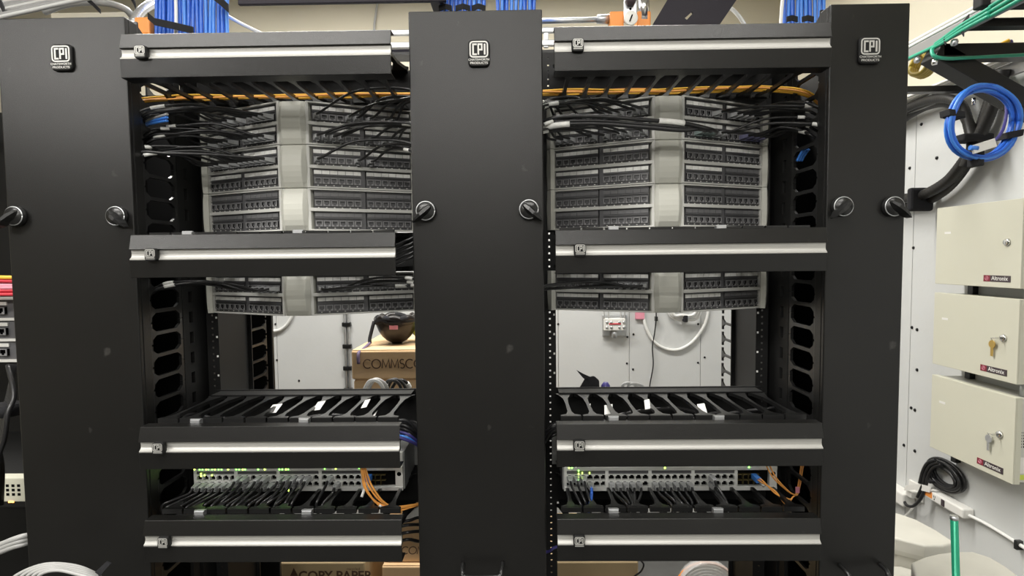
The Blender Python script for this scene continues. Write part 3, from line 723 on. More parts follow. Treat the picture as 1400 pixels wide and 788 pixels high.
for i in range(5):
    Y = .955-.006*i
    pts = [at(5+9*i, 800+3*i, Y), at(30+6*i, 783+i, Y), at(62+4*i, 772+2.0*i, Y), at(96+2*i, 773+3*i, Y), at(122+2*i, 781+3*i, Y), at(140, 795+2*i, Y+.01), at(142, 830+4*i, Y+.015)]
    cord('grey_cable', pts, .0032, GREYC, 'light grey cable arching in front of the left door\'s foot, %s strand' % ORD[i], 'cable', 'grey cables before the left door')
a, b = at(128, 790, .95), at(148, 770, .96); o = obj('cable_strap', MB().loft([[a+Vector((-.008, 0, .0)), a+Vector((.002, 0, -.008)), a+Vector((.002, .003, -.008)), a+Vector((-.008, .003, 0))], [b+Vector((-.004, 0, .002)), b+Vector((.004, 0, -.002)), b+Vector((.004, .003, -.002)), b+Vector((-.004, .003, .002))]], 0, False), VELCRO); tag(o, 'black strap end sticking up beside the grey cables at lower left', 'strap')

# ================================================================= BEHIND THE LEFT RACK
def carton(name, label, x0, x1, y0, y1, z0, z1, mt=CARD, cat='box', lid=None, words=None):
    t = empty(name, ((x0+x1)/2, (y0+y1)/2, z0), label, cat)
    obj('body', MB().box(x0, x1, y0, y1, z0, z1), mt, t, bevel=.006)
    m = MB().box(x0+.004, x1-.004, y0+.004, (y0+y1)/2-.002, z1, z1+.0025); m.box(x0+.004, x1-.004, (y0+y1)/2+.002, y1-.004, z1, z1+.0025)
    obj('flap', m, mt, t)['kind'] = 'stuff'
    if words: m = MB(); words(m, y0-.0008); obj('lettering', m, CARDD, t)
    return t
Yb = 2.0
pa, pb = at(480, 480, Yb), at(520, 519, Yb)
bx0, bx1 = pa.x, pa.x+.46
zt, zb = pa.z, at(500, 520, Yb).z
def cw(m, y):
    a = at(497, 504, y); stroke_text(m, 'COMMSCOPE', at(500, 492, y).z-a.z, .0042, a.x, y, a.z, 0, .10)
carton('cardboard_box', 'brown lettered cardboard box carrying the black helmet', bx0, bx1, Yb, Yb+.40, zb+.002, zt, words=cw)
p = at(484, 522, Yb)
carton('cardboard_box', 'brown cardboard box directly under the box with the helmet', at(483, 530, Yb).x, bx1-.01, Yb+.005, Yb+.40, zb-.20, zb-.003)
z3 = zb-.206
zc3 = at(560, 704, 1.96).z
carton('cardboard_box', 'pale carton in the middle of the box stack behind the left rack', at(520, 700, 1.97).x, bx1-.02, 1.97, 2.36, zc3, z3, PAPERC)
def cw2(m, y):
    a = at(549, 758, y); stroke_text(m, 'COMM', at(549, 748, y).z-a.z, .0032, a.x, y, a.z, 0, .08, .12)
z4 = at(560, 769, 1.94).z
carton('cardboard_box', 'brown cardboard box with slanted lettering low beside the middle manager', at(524, 750, 1.94).x, bx1, 1.94, 2.34, z4, zc3-.004, words=cw2)
carton('cardboard_box', 'bottom brown cardboard box of the stack behind the left rack', at(522, 780, 1.92).x, bx1+.01, 1.92, 2.34, 0, z4-.004)
def cw3(m, y):
    a = at(408, 790, y); zt_ = at(408, 781, y).z
    text_mb(m, 'COPY PAPER', .046, lambda x, yy, d: (a.x+x, y, zt_-.033+yy), 0, off=.0012, sx=1.0)
    text_mb(m, 'recycled', .014, lambda x, yy, d: (at(474, 779, y).x+x, y, at(474, 780, y).z+yy), 0)
    q = at(402, 788, y); m.prism([(q.x-.014, q.z), (q.x+.014, q.z), (q.x, q.z+.030)], 1, y, y+.0005)
zp = at(440, 769, 1.88).z
carton('paper_carton', 'tan copy paper carton standing low behind the left rack', at(383, 775, 1.88).x, at(499, 775, 1.88).x, 1.88, 2.2, .30, zp, PAPERC, words=cw3)
carton('paper_carton', 'plain tan carton underneath the copy paper carton', at(383, 775, 1.88).x-.01, at(499, 775, 1.88).x, 1.88, 2.2, 0, .296, PAPERC)
# helmet
hc = at(543, 470, 2.16); hr = 29/F*2.16; hz = zt+.003
t = empty('helmet', (hc.x, 2.16, hz), 'glossy black helmet lying upside down on the lettered cardboard box', 'helmet')
prof = [(.02, 0)]+[(hr*math.sin(a)*1.0, hr*1.30*(1-math.cos(a))) for a in [.25, .5, .75, 1.0, 1.2, 1.4]]+[(hr*.985, hr*1.2), (hr*.93, hr*1.2), (hr*.80, hr*.7)]
obj('shell', MB().lathe(prof, (hc.x, 2.16, hz), 32), GLOSSK, t)
for i in range(7):
    a0 = R.uniform(0, 6.28); pts = [Vector((hc.x+hr*.9*math.cos(a0+j*.5), 2.16+hr*.9*math.sin(a0+j*.5), hz+hr*(1.16+.10*math.sin(j*2+i)))) for j in range(5)]
    obj('padding', MB().tube(cr(pts, 4), .014, 8), VELCRO if i % 2 else GLOSSK, t)
s0 = Vector((hc.x-hr*.95, 2.12, hz+hr*1.1)); obj('strap', MB().tube(cr([s0, s0+Vector((-.012, -.02, -.06)), s0+Vector((-.010, -.03, -hr*1.15+.015))], 5), .007, 6), VELCRO, t)
obj('strap_end', MB().tube(cr([s0+Vector((-.010, -.03, -hr*1.15+.016)), s0+Vector((-.022, -.09, -hr*1.1-.004)), s0+Vector((-.026, -.127, -hr*1.1-.012)), s0+Vector((-.026, -.131, -hr*1.1-.05))], 5), .006, 6), PURP, t)
q = at(538, 448, 2.16-hr); obj('sticker', MB().box(q.x-.016, q.x+.016, q.y-.001, q.y+.004, q.z-.008, q.z+.008), PINK, t)
m = MB(); q = Vector((hc.x+hr*1.0, 2.2, zt+.003)); rings = []
for i in range(6):
    f = i/5; rr = .05*math.sin(PI*(.15+.75*f)); rings.append([(q.x+.02+rr*math.cos(a)*(1+.2*math.sin(3*a+i)), q.y+rr*math.sin(a), q.z+.10*f) for a in [2*PI*k/10 for k in range(10)]])
tag(obj('foam_pouch', m.loft(rings), YGREEN), 'yellow-green crumpled pouch beside the helmet on the box', 'pouch')
# conduit on the back wall
x = at(475, 470, YB-.02).x
t = empty('wall_conduit', (x, YB-.025, .01), 'thin vertical grey conduit clipped to the back wall left of the boxes', 'conduit')
obj('pipe', MB().tube([(x-.010, YB-.024, .01), (x-.010, YB-.024, 2.4)], .0075, 10).tube([(x+.010, YB-.024, .01), (x+.010, YB-.024, 2.4)], .0075, 10), STEEL, t)['kind'] = 'stuff'
for v in (414, 444, 474, 504, 534):
    z = at(475, v, YB-.03).z; obj('clip', MB().box(x-.024, x+.024, YB-.036, YB-.0125, z-.012, z+.012), BLKP, t, bevel=.004)
# white cable on the wall, left rack
pts = [at(360, 452, YB-.02), at(372, 453, YB-.022), at(385, 450, YB-.022), at(396, 438, YB-.022), at(402, 420, YB-.022), at(398, 390, YB-.022)]
cord('white_cable', pts, .0085, WHITEC, 'thick white cable curving on the wall behind the left rack', 'cable', None)
# cables looped behind the third manager of the left rack
for i in range(5):
    u = [507, 513, 532, 538, 544][i]; Y = 1.62+.03*i; mt = GREYC if i < 2 else CORD
    pts = [at(u-14, 552, Y+.05), at(u-10, 536, Y+.02), at(u-2, 522-(i % 2)*2, Y), at(u+8, 521, Y), at(u+16, 530, Y+.02), at(u+20, 552, Y+.05)]
    cord('looped_cable', pts, .0055, mt, ('wide grey' if i < 2 else 'black')+' cable hump behind the third cover of the left rack, %s from its left' % ORD[i], 'cable', 'cable humps behind the left rack', sleeves=[(.28, .36)] if i == 2 else ([(.72, .82)] if i == 4 else []))

# ================================================================= BEHIND THE RIGHT RACK
q0, q1 = at(824, 431, YB-.03), at(857, 460, YB-.03)
t = empty('terminal_block', ((q0.x+q1.x)/2, YB-.012, q1.z), 'white and grey terminal block with red wiring screwed to the back wall', 'terminal block')
obj('base', MB().box(q0.x, q1.x, YB-.030, YB-.0122, q1.z, q0.z), STEEL, t, bevel=.003)
a, b = at(826, 436, YB-.06), at(855, 452, YB-.06); obj('block', MB().box(a.x, b.x, YB-.065, YB-.030, b.z, a.z), WHITE, t, bevel=.003)
for (u, v) in ((830, 441), (836, 441), (847, 441), (853, 441), (830, 448), (836, 448), (847, 448), (853, 448)):
    p = at(u, v, YB-.066); obj('terminal_screw', MB().lathe([(.008, 0), (.007, -.004), (.0001, -.004)], (p.x, YB-.065, p.z), 10, 0, 1), STEEL, t)
p, q = at(833, 443, YB-.07), at(849, 443, YB-.07); obj('jumper', MB().box(p.x, q.x, YB-.069, YB-.0652, p.z-.004, p.z+.002), RED, t)
p = at(840, 457, YB-.05); obj('gland', MB().lathe([(.014, -.02), (.016, 0), (.012, .02)], (p.x, YB-.045, p.z), 14), STEEL, t)
for k, u in enumerate((826, 832, 849, 854)):
    p = at(u, 436, YB-.05); obj('lead', MB().tube(cr([(p.x, YB-.05, p.z), (p.x, YB-.052, p.z+.03), (p.x+.01*(k-1.5), YB-.045, p.z+.10)], 4), .004, 6), GREYC, t)
pts = [at(880, 405, YB-.02), at(880, 432, YB-.02), at(884, 450, YB-.022), at(894, 467, YB-.022), at(910, 477, YB-.022), at(928, 478, YB-.022), at(946, 468, YB-.022), at(960, 450, YB-.022), at(967, 432, YB-.02), at(970, 405, YB-.02)]
cord('white_cable', pts, .0085, WHITEC, 'thick white cable hanging in a wide loop behind the right rack', 'cable', None)
for i in range(3):
    pts = [at(908+4*i, 405, YB-.035-.012*i), at(915+3*i, 430, YB-.035-.012*i), at(926+3*i, 437-3*i, YB-.035-.012*i), at(942, 438-3*i, YB-.035-.012*i), at(955-2*i, 433-3*i, YB-.035-.012*i), at(962-2*i, 405, YB-.035)]
    cord('white_cable', pts, .0075, WHITEC, 'white cable of the tied coil behind the right rack, %s turn' % ['lowest', 'middle', 'highest'][i], 'cable', 'tied white coil on the back wall')
p = at(937, 437, YB-.06); tag(obj('velcro_strap', MB().box(p.x-.010, p.x+.010, YB-.075, YB-.015, p.z-.014, p.z+.022), VELCRO, bevel=.004), 'black strap round the white coil on the back wall', 'strap')
pts = [at(897, 405, YB-.03), at(897, 436, YB-.03), at(895, 455, YB-.028), at(892, 475, YB-.028), at(893, 500, YB-.028), at(888, 530, YB-.03), at(886, 560, YB-.03)]
o = cord('thin_cable', pts, .0035, CORD, 'thin black cord hanging down the back wall behind the right rack', 'cable', None)
p = at(897, 436, YB-.03); obj('inline_plug', MB().box(p.x-.007, p.x+.007, YB-.040, YB-.02, p.z-.012, p.z+.012), BLKP, o)
p = at(876, 433, YB-.02); tag(obj('wall_box', MB().box(p.x-.03, p.x+.02, YB-.03, YB-.0125, p.z-.015, p.z+.06), PINK, bevel=.004), 'pinkish box half hidden on the wall behind the right rack\'s lower panel', 'wall box')
# black strap lying on the third manager
t = empty('strap_tool', at(808, 532, 1.30), 'black strap tool standing behind the third cover of the right rack', 'strap'); Y = 1.30
obj('pouch', MB().loft([[at(790, 534, Y), at(820, 534, Y), at(820, 534, Y+.04), at(790, 534, Y+.04)], [at(796, 524, Y), at(819, 520, Y), at(819, 520, Y+.04), at(796, 524, Y+.04)], [at(800, 517, Y), at(812, 514, Y), at(812, 514, Y+.03), at(800, 517, Y+.03)]], 0, False), VELCRO, t, bevel=.003)
obj('arm', MB().loft([[at(788, 506, Y), at(791, 510, Y), at(791, 510, Y+.01), at(788, 506, Y+.01)], [at(797, 511, Y), at(797, 517, Y), at(797, 517, Y+.01), at(797, 511, Y+.01)], [at(808, 516, Y), at(806, 524, Y), at(806, 524, Y+.01), at(808, 516, Y+.01)]], 0, False), VELCRO, t)
p = at(828, 534, 1.34); tag(obj('wire_nut', MB().lathe([(.012, 0), (.011, .012), (.006, .02), (.0001, .021)], (p.x, 1.34, p.z), 14), VIOL), 'small violet cap beside the black strap tool on the right rack', 'cap')
for i in range(2):
    u = 858+8*i; pts = [at(u-10, 540, 1.42), at(u-6, 527, 1.40), at(u+3, 524+i, 1.40), at(u+14, 530, 1.41), at(u+20, 542, 1.43)]
    cord('looped_cable', pts, .004, GREYC, 'small %s grey cable hump behind the third cover of the right rack' % ['left', 'right'][i], 'cable', 'grey humps behind the right rack')
# bottom right
z = at(800, 768, 1.80).z
carton('cardboard_box', 'tan cardboard box low behind the right rack, right of the middle manager', at(740, 770, 1.8).x, at(873, 770, 1.8).x, 1.80, 2.15, .40, z, PAPERC)
carton('cardboard_box', 'maroon-edged box underneath the tan box behind the right rack', at(740, 770, 1.8).x, at(866, 770, 1.8).x, 1.80, 2.15, 0, .397, mat('maroon_carton', (.10, .03, .025), .6))
pts = [at(874, 765, 1.78), at(880, 772, 1.78), at(876, 782, 1.79), at(866, 790, 1.80), at(858, 805, 1.8)]
cord('thin_cable', pts, .003, CORD, 'thin dark cord curling beside the tan box behind the right rack', 'cable', None)
p = at(965, 800, 2.1)
t = empty('cable_spool', (p.x, 2.1, p.z-.12), 'clear-wrapped cable coil with an orange rim behind the right rack', 'cable coil')
for i in range(9):
    rr = .10-.010*i; ring = [(p.x+rr*1.15*math.cos(a), 2.1-.004*i, p.z-.01+rr*math.sin(a)) for a in [2*PI*k/28 for k in range(29)]]
    obj('turn', MB().tube(ring, .006, 6), ORANGE if i == 0 else WHITEC, t)
obj('wrap', MB().lathe([(.112, -.03), (.114, 0), (.106, .025)], (p.x, 2.1, p.z-.01), 24, 0, 1), CLEARF, t)
zz = p.z-.01-.118
carton('cardboard_box', 'low carton carrying the wrapped cable coil', p.x-.16, p.x+.16, 1.98, 2.28, 0, zz-.005, PAPERC)

# ================================================================= OVERHEAD
def runway(name, label, bars, mt, cat='cable runway'):
    a = bars[0]; t = empty(name, ((a[0]+a[1])/2, a[2], a[4]), label, cat)
    for i, b in enumerate(bars): obj('stringer' if i < 2 else 'rung', MB().box(*b), mt, t, bevel=.002)
    return t
z1 = at(545, 44, 1.30).z
runway('cable_runway', 'silver ladder runway crossing just above both racks', [(-1.4, .75, 1.30, 1.31, z1-.006, z1+.006), (-1.4, .75, 1.30, 1.31, z1-.036, z1-.022)]+[(x, x+.012, 1.302, 1.308, z1-.04, z1+.008) for x in (-1.2, -.9, -.215, .06, .5)], STEEL)
z2 = at(450, 6, 1.26).z
runway('cable_runway', 'dark overhead runway beam above the left rack', [(-.63, -.16, 1.26, 1.27, z2+.003, z2+.05), (-.63, -.16, 1.62, 1.63, z2+.003, z2+.05)]+[(x, x+.03, 1.27, 1.62, z2+.012, z2+.03) for x in (-.2,)], mat('dark_runway', (.018, .015, .022), .6, spec=.3))
def bundle(uv, n_, vb, Y, where, light=False, rows=2):
    u0, u1 = uv
    for rw in range(rows):
        for i in range(n_):
            u = u0+(u1-u0)*(i+.5)/n_+R.uniform(-.6, .6); y = Y+.010*rw
            a = at(u, vb, y); b = at(u+R.uniform(-1.5, 1.5), -20, y)
            pts = [Vector((a.x, y, a.z-.04)), a, a.lerp(b, .5)+Vector((R.uniform(-.001, .001), 0, 0)), b, b+Vector((0, .02, .25))]
            cord('blue_cable', pts, .0042 if not light else .004, BLUE2 if (light and i % 2) or R.random() < .2 else BLUE, 'blue network cable rising in the bundle %s' % where, 'cable', 'blue cables %s' % where, k=3, n=8)
bundle((211, 238), 5, 45, 1.32, 'left above the left rack')
bundle((244, 313), 12, 45, 1.32, 'right above the left rack')
bundle((601, 664), 10, 18, 1.30, 'above the middle door')
bundle((678, 733), 9, 18, 1.31, 'above the middle door', True)
bundle((1069, 1129), 10, 34, 1.32, 'above the right rack', True)
cord('white_cable', [at(241, 48, 1.31), at(241, 20, 1.31), at(240, -20, 1.31)], .004, WHITEC, 'white cable between the two blue bundles above the left rack', 'cable', None)
cord('white_cable', [at(1067, 40, 1.31), at(1069, 10, 1.31), at(1072, -20, 1.31)], .004, WHITEC, 'white cable beside the blue bundle above the right rack', 'cable', None)
def strap(pts, w_, label):
    m = MB(); rings = []
    for p in [Vector(q) for q in pts]: rings.append([p+Vector((0, 0, -w_)), p+Vector((0, -.003, -w_)), p+Vector((0, -.003, w_)), p+Vector((0, 0, w_))])
    tag(obj('velcro_strap', m.loft(rings, 0, False), VELCRO), label, 'strap', 'black straps')
strap([at(203, 22, 1.29), at(212, 30, 1.29), at(240, 36, 1.29), at(265, 42, 1.30)], .008, 'black strap slung across the foot of the blue cables, left rack')
strap([at(292, -6, 1.29), at(302, 2, 1.29), at(313, 12, 1.295)], .010, 'black strap at the upper right of the blue cables, left rack')
for (a, b, nm) in ((600, 618, 'left'), (623, 643, 'middle'), (645, 664, 'right')):
    strap([at(a, 12, 1.285), at((a+b)/2, 9, 1.28), at(b, 12, 1.285)], .006, 'black strap, %s of three, on the blue cables above the middle door' % nm)
for (a, b, nm) in ((1075, 1090, 'left'), (1096, 1112, 'right')): strap([at(a, 27, 1.29), at((a+b)/2, 25, 1.285), at(b, 27, 1.29)], .006, 'black strap, %s of two, on the blue cables above the right rack' % nm)
# flexible conduits and grey bundle, upper left
pts = [at(178, 55, 1.33), at(180, 40, 1.33), at(186, 24, 1.34), at(198, 11, 1.36), at(216, 2, 1.40), at(240, -6, 1.45)]
m = cr(pts, 14); o = obj('flexible_conduit', MB().tube(m, .010, 14, rf=lambda f: .0105+.0008*math.sin(f*260)), CONDM); tag(o, 'silver flexible conduit bending beside the left blue bundle', 'conduit')
p = at(198, 36, 1.32); tag(obj('orange_insulator', MB().box(p.x-.018, p.x+.018, 1.3095, 1.34, p.z-.022, p.z+.018), ORANGE, bevel=.004), 'orange insulator block half hidden behind the left rack\'s top cover', 'insulator')
GREYD = mat('grey_braid', (.22, .22, .215), .45, bump=.4, bscale=900)
for i in range(9):
    Y = 1.18+.014*i; dv = -3.2*i
    pts = [at(-40, 35+dv, Y), at(0, 24+dv, Y), at(45, 14+dv, Y+.02), at(85, 5+dv*.9, Y+.04), at(125, -3+dv*.8, Y+.07), at(170, -12+dv*.8, Y+.1)]
    cord('grey_cable', pts, .0048, GREYD if i % 3 else GREYC, 'grey braided cable above the left door, %s from the bottom of its bundle' % ORD[i], 'cable', 'grey cables over the left door')
pts = [at(60, 16, 1.30), at(90, 6, 1.30), at(120, 3, 1.31), at(150, 5, 1.32), at(172, 13, 1.34), at(182, 24, 1.36)]
cord('white_cable', pts, .008, GREYC, 'pale grey cable arching from the left door to the conduit', 'cable', None)
strap([at(0, 2, 1.20), at(4, 9, 1.20), at(7, 16, 1.20)], .010, 'black strap on the grey cables at the upper left picture corner')
strap([at(118, -2, 1.27), at(128, 6, 1.27), at(138, 16, 1.27)], .005, 'black strap tail hanging above the left door')
strap([at(180, -4, 1.30), at(184, 3, 1.30), at(186, 9, 1.30)], .008, 'black strap at the top of the silver conduit')
p0, p1 = at(60, 13, 1.5), at(172, 30, 1.5); tag(obj('beam_cover', MB().box(p0.x, p1.x, 1.52, 1.56, p1.z, p0.z), WALLB, bevel=.003), 'beige beam cover visible just above the left door', 'beam')
# ground bar, lug, black bracket, conduit over the right rack
t = empty('ground_bar', at(862, 36, 1.34), 'silver grounding lug on orange insulators above the right rack', 'grounding bar'); Y = 1.34
for a, b in ((834, 853), (871, 890)):
    p, q = at(a, 15, Y), at(b, 40, Y); obj('insulator', MB().box(p.x, q.x, Y, Y+.03, q.z, p.z), ORANGE, t, bevel=.003)
p, q = at(853, -10, Y-.01), at(871, 30, Y-.01); obj('lug', MB().box(p.x, q.x, Y-.012, Y-.004, q.z, p.z), STEEL, t, bevel=.002)
p = at(862, 2, Y-.013); obj('bolt', MB().lathe([(.013, 0), (.013, -.01), (.008, -.016), (.0001, -.016)], (p.x, Y-.012, p.z), 6, 0, 1), BADGEK, t)
p = at(862.5, 25, Y-.013); obj('disc', MB().lathe([(.0165, 0), (.0165, -.003), (.015, -.004), (.0001, -.004)], (p.x, Y-.012, p.z), 24, 0, 1), WHITE, t)
p, q = at(864.5, 20, Y-.018), at(861, 29, Y-.018); obj('arrow_mark', MB().tube([p, q], .0016, 6), DARK, t)
p = at(862, 12, Y-.013); obj('rivet', MB().lathe([(.003, 0), (.0001, -.001)], (p.x, Y-.0122, p.z), 10, 0, 1), DARK, t)
p = at(880, 5, Y+.01); obj('nut', MB().lathe([(.014, -.04), (.014, .01), (.010, .014), (.010, .02), (.012, .02), (.012, .05)], (p.x, Y+.012, p.z), 6), CHROME, t)
p, q = at(740, 29, Y+.02), at(822, 27, Y+.02); o = obj('steel_conduit', MB().tube([p, q], .0065, 12), STEEL, origin=p); tag(o, 'thin steel conduit running along the top of the right rack', 'conduit')
obj('coupling', MB().tube([at(816, 26.5, Y+.02), at(833, 26.5, Y+.02)], .010, 12, rf=lambda f: .010+.002*math.sin(f*20)), STEEL, o)
t = empty('slotted_bracket', at(950, 34, 1.30), 'black slotted steel bracket slanting above the right rack', 'bracket'); Y = 1.30
A = [at(892, 34, Y), at(982, 34, Y), at(1016, -16, Y), at(922, -16, Y)]
n0, n1 = (at(938, 26, Y), at(948, 16, Y))
m = MB(); sl = [at(936, 24.5, Y), at(939, 27, Y), at(947.5, 18, Y), at(946, 15.5, Y)]
back = Vector((0, .006, 0))
m.add([*A, *[p+back for p in A], *sl, *[p+back for p in sl]], [(0, 1, 9, 8), (1, 2, 10, 9), (2, 3, 11, 10), (3, 0, 8, 11), (4, 12, 13, 5), (5, 13, 14, 6), (6, 14, 15, 7), (7, 15, 12, 4), (0, 4, 5, 1), (1, 5, 6, 2), (2, 6, 7, 3), (3, 7, 4, 0), (8, 9, 13, 12), (9, 10, 14, 13), (10, 11, 15, 14), (11, 8, 12, 15)], 0)
obj('plate', m, MATS['dark_runway'], t)
B_ = [at(968, 34, Y), at(982, 34, Y), at(1016, -16, Y), at(1002, -16, Y)]
obj('flange', MB().loft([[B_[1], B_[2], B_[2]+Vector((.003, 0, 0)), B_[1]+Vector((.003, 0, 0))], [p+Vector((0, .05, 0)) for p in (B_[1], B_[2], B_[2]+Vector((.003, 0, 0)), B_[1]+Vector((.003, 0, 0)))]], 0, False), MATS['dark_runway'], t)
pts = [at(1018, 34, 1.36), at(1010, 22, 1.36), at(1000, 12, 1.37), at(985, 4, 1.38), at(965, -10, 1.4)]
cord('white_cable', pts, .0045, WHITEC, 'white cable slanting beside the black slotted bracket', 'cable', None)
pts = [at(305, 18, 1.36), at(325, 30, 1.36), at(345, 40, 1.36), at(370, 52, 1.36)]
cord('white_cable', pts, .004, WHITEC, 'white cable slanting down right of the left blue bundle', 'cable', None)
pts = [at(512, 60, YB-.01), at(512, 34, YB-.01), at(516, 4, YB-.01), at(518, -20, YB-.01)]
cord('wall_cable', pts, .006, GREYC, 'thin grey cable running up the beige wall behind the left rack', 'cable', None)

# ================================================================= RIGHT WALL
XB = 1.352
def enclosure(k, label, key):
    Yn, Yf = 1.500, 1.806
    zt = at(1280, [285, 400, 512][k], Yf).z; zb = at(1277, [388, 497, 611][k], Yf).z
    # wall side plane
    t = empty('power_enclosure', (XRW-.012, (Yn+Yf)/2, zb), label, 'enclosure', 'beige wall enclosures')
    obj('body', MB().box(XB+.006, XRW-.0122, Yn+.004, Yf-.004, zb+.004, zt-.004), ENCIN, t, bevel=.002)
    d = obj('door', MB().box(XB, XB+.004, Yn, Yf, zb, zt).box(XB+.004, XB+.020, Yn, Yn+.0025, zb, zt).box(XB+.004, XB+.020, Yf-.0025, Yf, zb, zt).box(XB+.004, XB+.020, Yn+.0025, Yf-.0025, zt-.0025, zt).box(XB+.004, XB+.020, Yn+.0025, Yf-.0025, zb, zb+.0025), ENC, t, bevel=.0012)
    ly, lz = Yn+.045, (zt+zb)/2+.005
    obj('lock', MB().lathe([(.011, 0), (.010, -.004), (.008, -.006), (.0001, -.006)], (XB, ly, lz), 20, 0, 0).box(XB-.0072, XB-.006, ly-.001, ly+.001, lz-.004, lz+.004), CHROME, d)
    if key:
        m = MB().box(XB-.022, XB-.007, ly-.001, ly+.001, lz-.003, lz+.003, 0)
        ky, kz = ly+.030, lz-.022
        m.tube(cr([(XB-.018, ly, lz), (XB-.020, ly+.014, lz-.002), (XB-.012, ly+.028, lz-.003), (XB-.006, ky, kz+.012)], 4), .0012, 6, 0)
        m.lathe([(.011, -.001), (.012, 0), (.011, .001)], (XB-.006, ky, kz), 16, 1, 0); m.box(XB-.0072, XB-.005, ky-.0035, ky+.0035, kz-.034, kz-.008, 1)
        obj('key', m, [CHROME, BRASS if k == 1 else STEEL], d)
    m = MB(); y0, y1, z0, z1 = Yn+.030, Yn+.118, zb+.016, zb+.034
    m.box(XB-.0010, XB-.0001, y0, y1-.022, z0, z1, 0); m.box(XB-.0010, XB-.0001, y1-.022, y1, z0, z1, 1)
    text_mb(m, 'Altronix', .0165, lambda x, y, d_: (XB-.0012, y1-.027-x, z0+.0045+y), 2, off=.0002, sx=.95)
    m.tube([(XB-.0012, y1-.011+.0055*math.cos(a), z0+.009+.0055*math.sin(a)) for a in [2*PI*i/12 for i in range(13)]], .0007, 4, 3)
    m.tube([(XB-.0012, y1-.011+.0025*math.cos(a), z0+.009+.0025*math.sin(a)) for a in [2*PI*i/6 for i in range(7)]], .0007, 4, 3)
    obj('badge', m, [BADGEK, MAROON, PRINTW, PINK], d)['label'] = 'dark red maker\'s badge with pale lettering'
    obj('sticker', MB().box(XB-.0006, XB-.0001, Yf-.060, Yf-.035, zt-.085, zt-.078), PRINTW, d)
    m = MB()
    for i in range(5):
        for j in range(6): m.box(XB+.020+.008*i, XB+.024+.008*i, Yn+.0034, Yn+.0042, zt-.14+.008*j, zt-.136+.008*j)
    obj('vent_holes', m, DARK, t)['kind'] = 'stuff'
    obj('side_label', MB().box(XB+.02, XB+.06, Yn+.003, Yn+.0042, zb+.03, zb+.075), PRINTW, t)
    obj('side_label', MB().box(XB+.02, XB+.06, Yn+.003, Yn+.0042, zb+.012, zb+.026), YGREEN, t)
    return zb, zt
e0 = enclosure(0, 'topmost beige wall enclosure, closed and without a key', False)
e1 = enclosure(1, 'middle beige wall enclosure with a brass key hanging at its lock', True)
e2 = enclosure(2, 'lowest beige wall enclosure with a silvery key above the cord coil', True)
for i, (a, b) in enumerate(((e0[0], e1[1]), (e1[0], e2[1]))):
    tag(obj('wall_conduit', MB().box(XRW-.03, XRW-.0122, 1.745, 1.765, b-.003, a+.003), BLKP), 'short black raceway between the %s wall enclosures' % ['upper two', 'lower two'][i], 'conduit')
    if i == 1 or True:
        tag(obj('steel_nipple', MB().tube([(XB+.05, 1.53, b-.003), (XB+.05, 1.53, a+.003)], .011, 14), STEEL), 'steel pipe nipple joining the %s wall enclosures' % ['upper two', 'lower two'][i], 'pipe')
tag(obj('wall_conduit', MB().box(XRW-.03, XRW-.0122, 1.79, 1.81, e2[0]-.05, e2[0]+.003), BLKP), 'short black raceway below the lowest wall enclosure', 'conduit')
# coiled black cord
XW = XRW-.016
c = atX(1290, 651, XW-.012)
t = empty('coiled_power_cable', c, 'coiled black power cord hanging below the lowest wall enclosure', 'power cord')
for i in range(7):
    rr = .078-.005*i; ring = []
    for k in range(33):
        a = 2*PI*k/32; ring.append((XW-.006-.006*(i % 3), c.y+rr*math.cos(a)*1.05+.004*math.sin(i*2), c.z+rr*.62*math.sin(a)+.004*math.cos(i*3)))
    obj('turn', MB().tube(ring, .0055, 8), CORD, t)
pts = [atX(1287, 634, XW-.03), atX(1276, 638, XW-.03), atX(1269, 650, XW-.03), atX(1265, 666, XW-.035), atX(1258, 682, XW-.04), atX(1248, 691, XW-.04), atX(1239, 689, XW-.04), atX(1236, 680, XW-.03), atX(1242, 676, XW-.02)]
for i in range(3): obj('tail', MB().tube([p+Vector((-.004*i, .008*i, .005*i-.004)) for p in cr(pts if i == 0 else pts[:6-i], 8)], .0052, 8), CORD, t)
p = atX(1272, 659, XW-.04); obj('tie', MB().box(p.x-.006, p.x+.012, p.y-.006, p.y+.006, p.z-.004, p.z+.004), VELCRO, t)
# power strip
a, b = atX(1269, 674, XRW-.03), atX(1325, 701, XRW-.03)
ya, yb = b.y, a.y; zz = (a.z+b.z)/2; hz = .016
t = empty('power_strip', (XRW-.012, (ya+yb)/2, zz-hz), 'white power strip fixed along the grey wall under the coiled cord', 'power strip')
obj('body', MB().box(XRW-.050, XRW-.0122, ya, yb, zz-hz, zz+hz), WHITE, t, bevel=.005)
obj('switch_rocker', MB().box(XRW-.053, XRW-.0498, ya+.075, ya+.088, zz-.011, zz+.011), BADGEK, t, bevel=.001)
for k in range(4):
    y = ya+.12+.043*k
    if y < yb-.02:
        m = MB(); m.box(XRW-.0507, XRW-.0499, y-.004, y-.0025, zz, zz+.007); m.box(XRW-.0507, XRW-.0499, y+.0025, y+.004, zz, zz+.007); m.box(XRW-.0507, XRW-.0499, y-.002, y+.002, zz-.007, zz-.003)
        obj('outlet', m, DARK, t)['kind'] = 'stuff'
p = yb-.03; obj('warning_sticker', MB().box(XRW-.0506, XRW-.0499, yb-.045, yb-.008, zz-.008, zz+.013), ORANGE, t)
pts = [(XRW-.03, ya+.002, zz-.004), atX(1345, 715, XRW-.022), atX(1372, 731, XRW-.02), atX(1400, 749, XRW-.02), atX(1430, 768, XRW-.02)]
o = cord('power_cable', pts, .0055, WHITEC, 'white power cord running along the wall from the power strip', 'power cord', None)
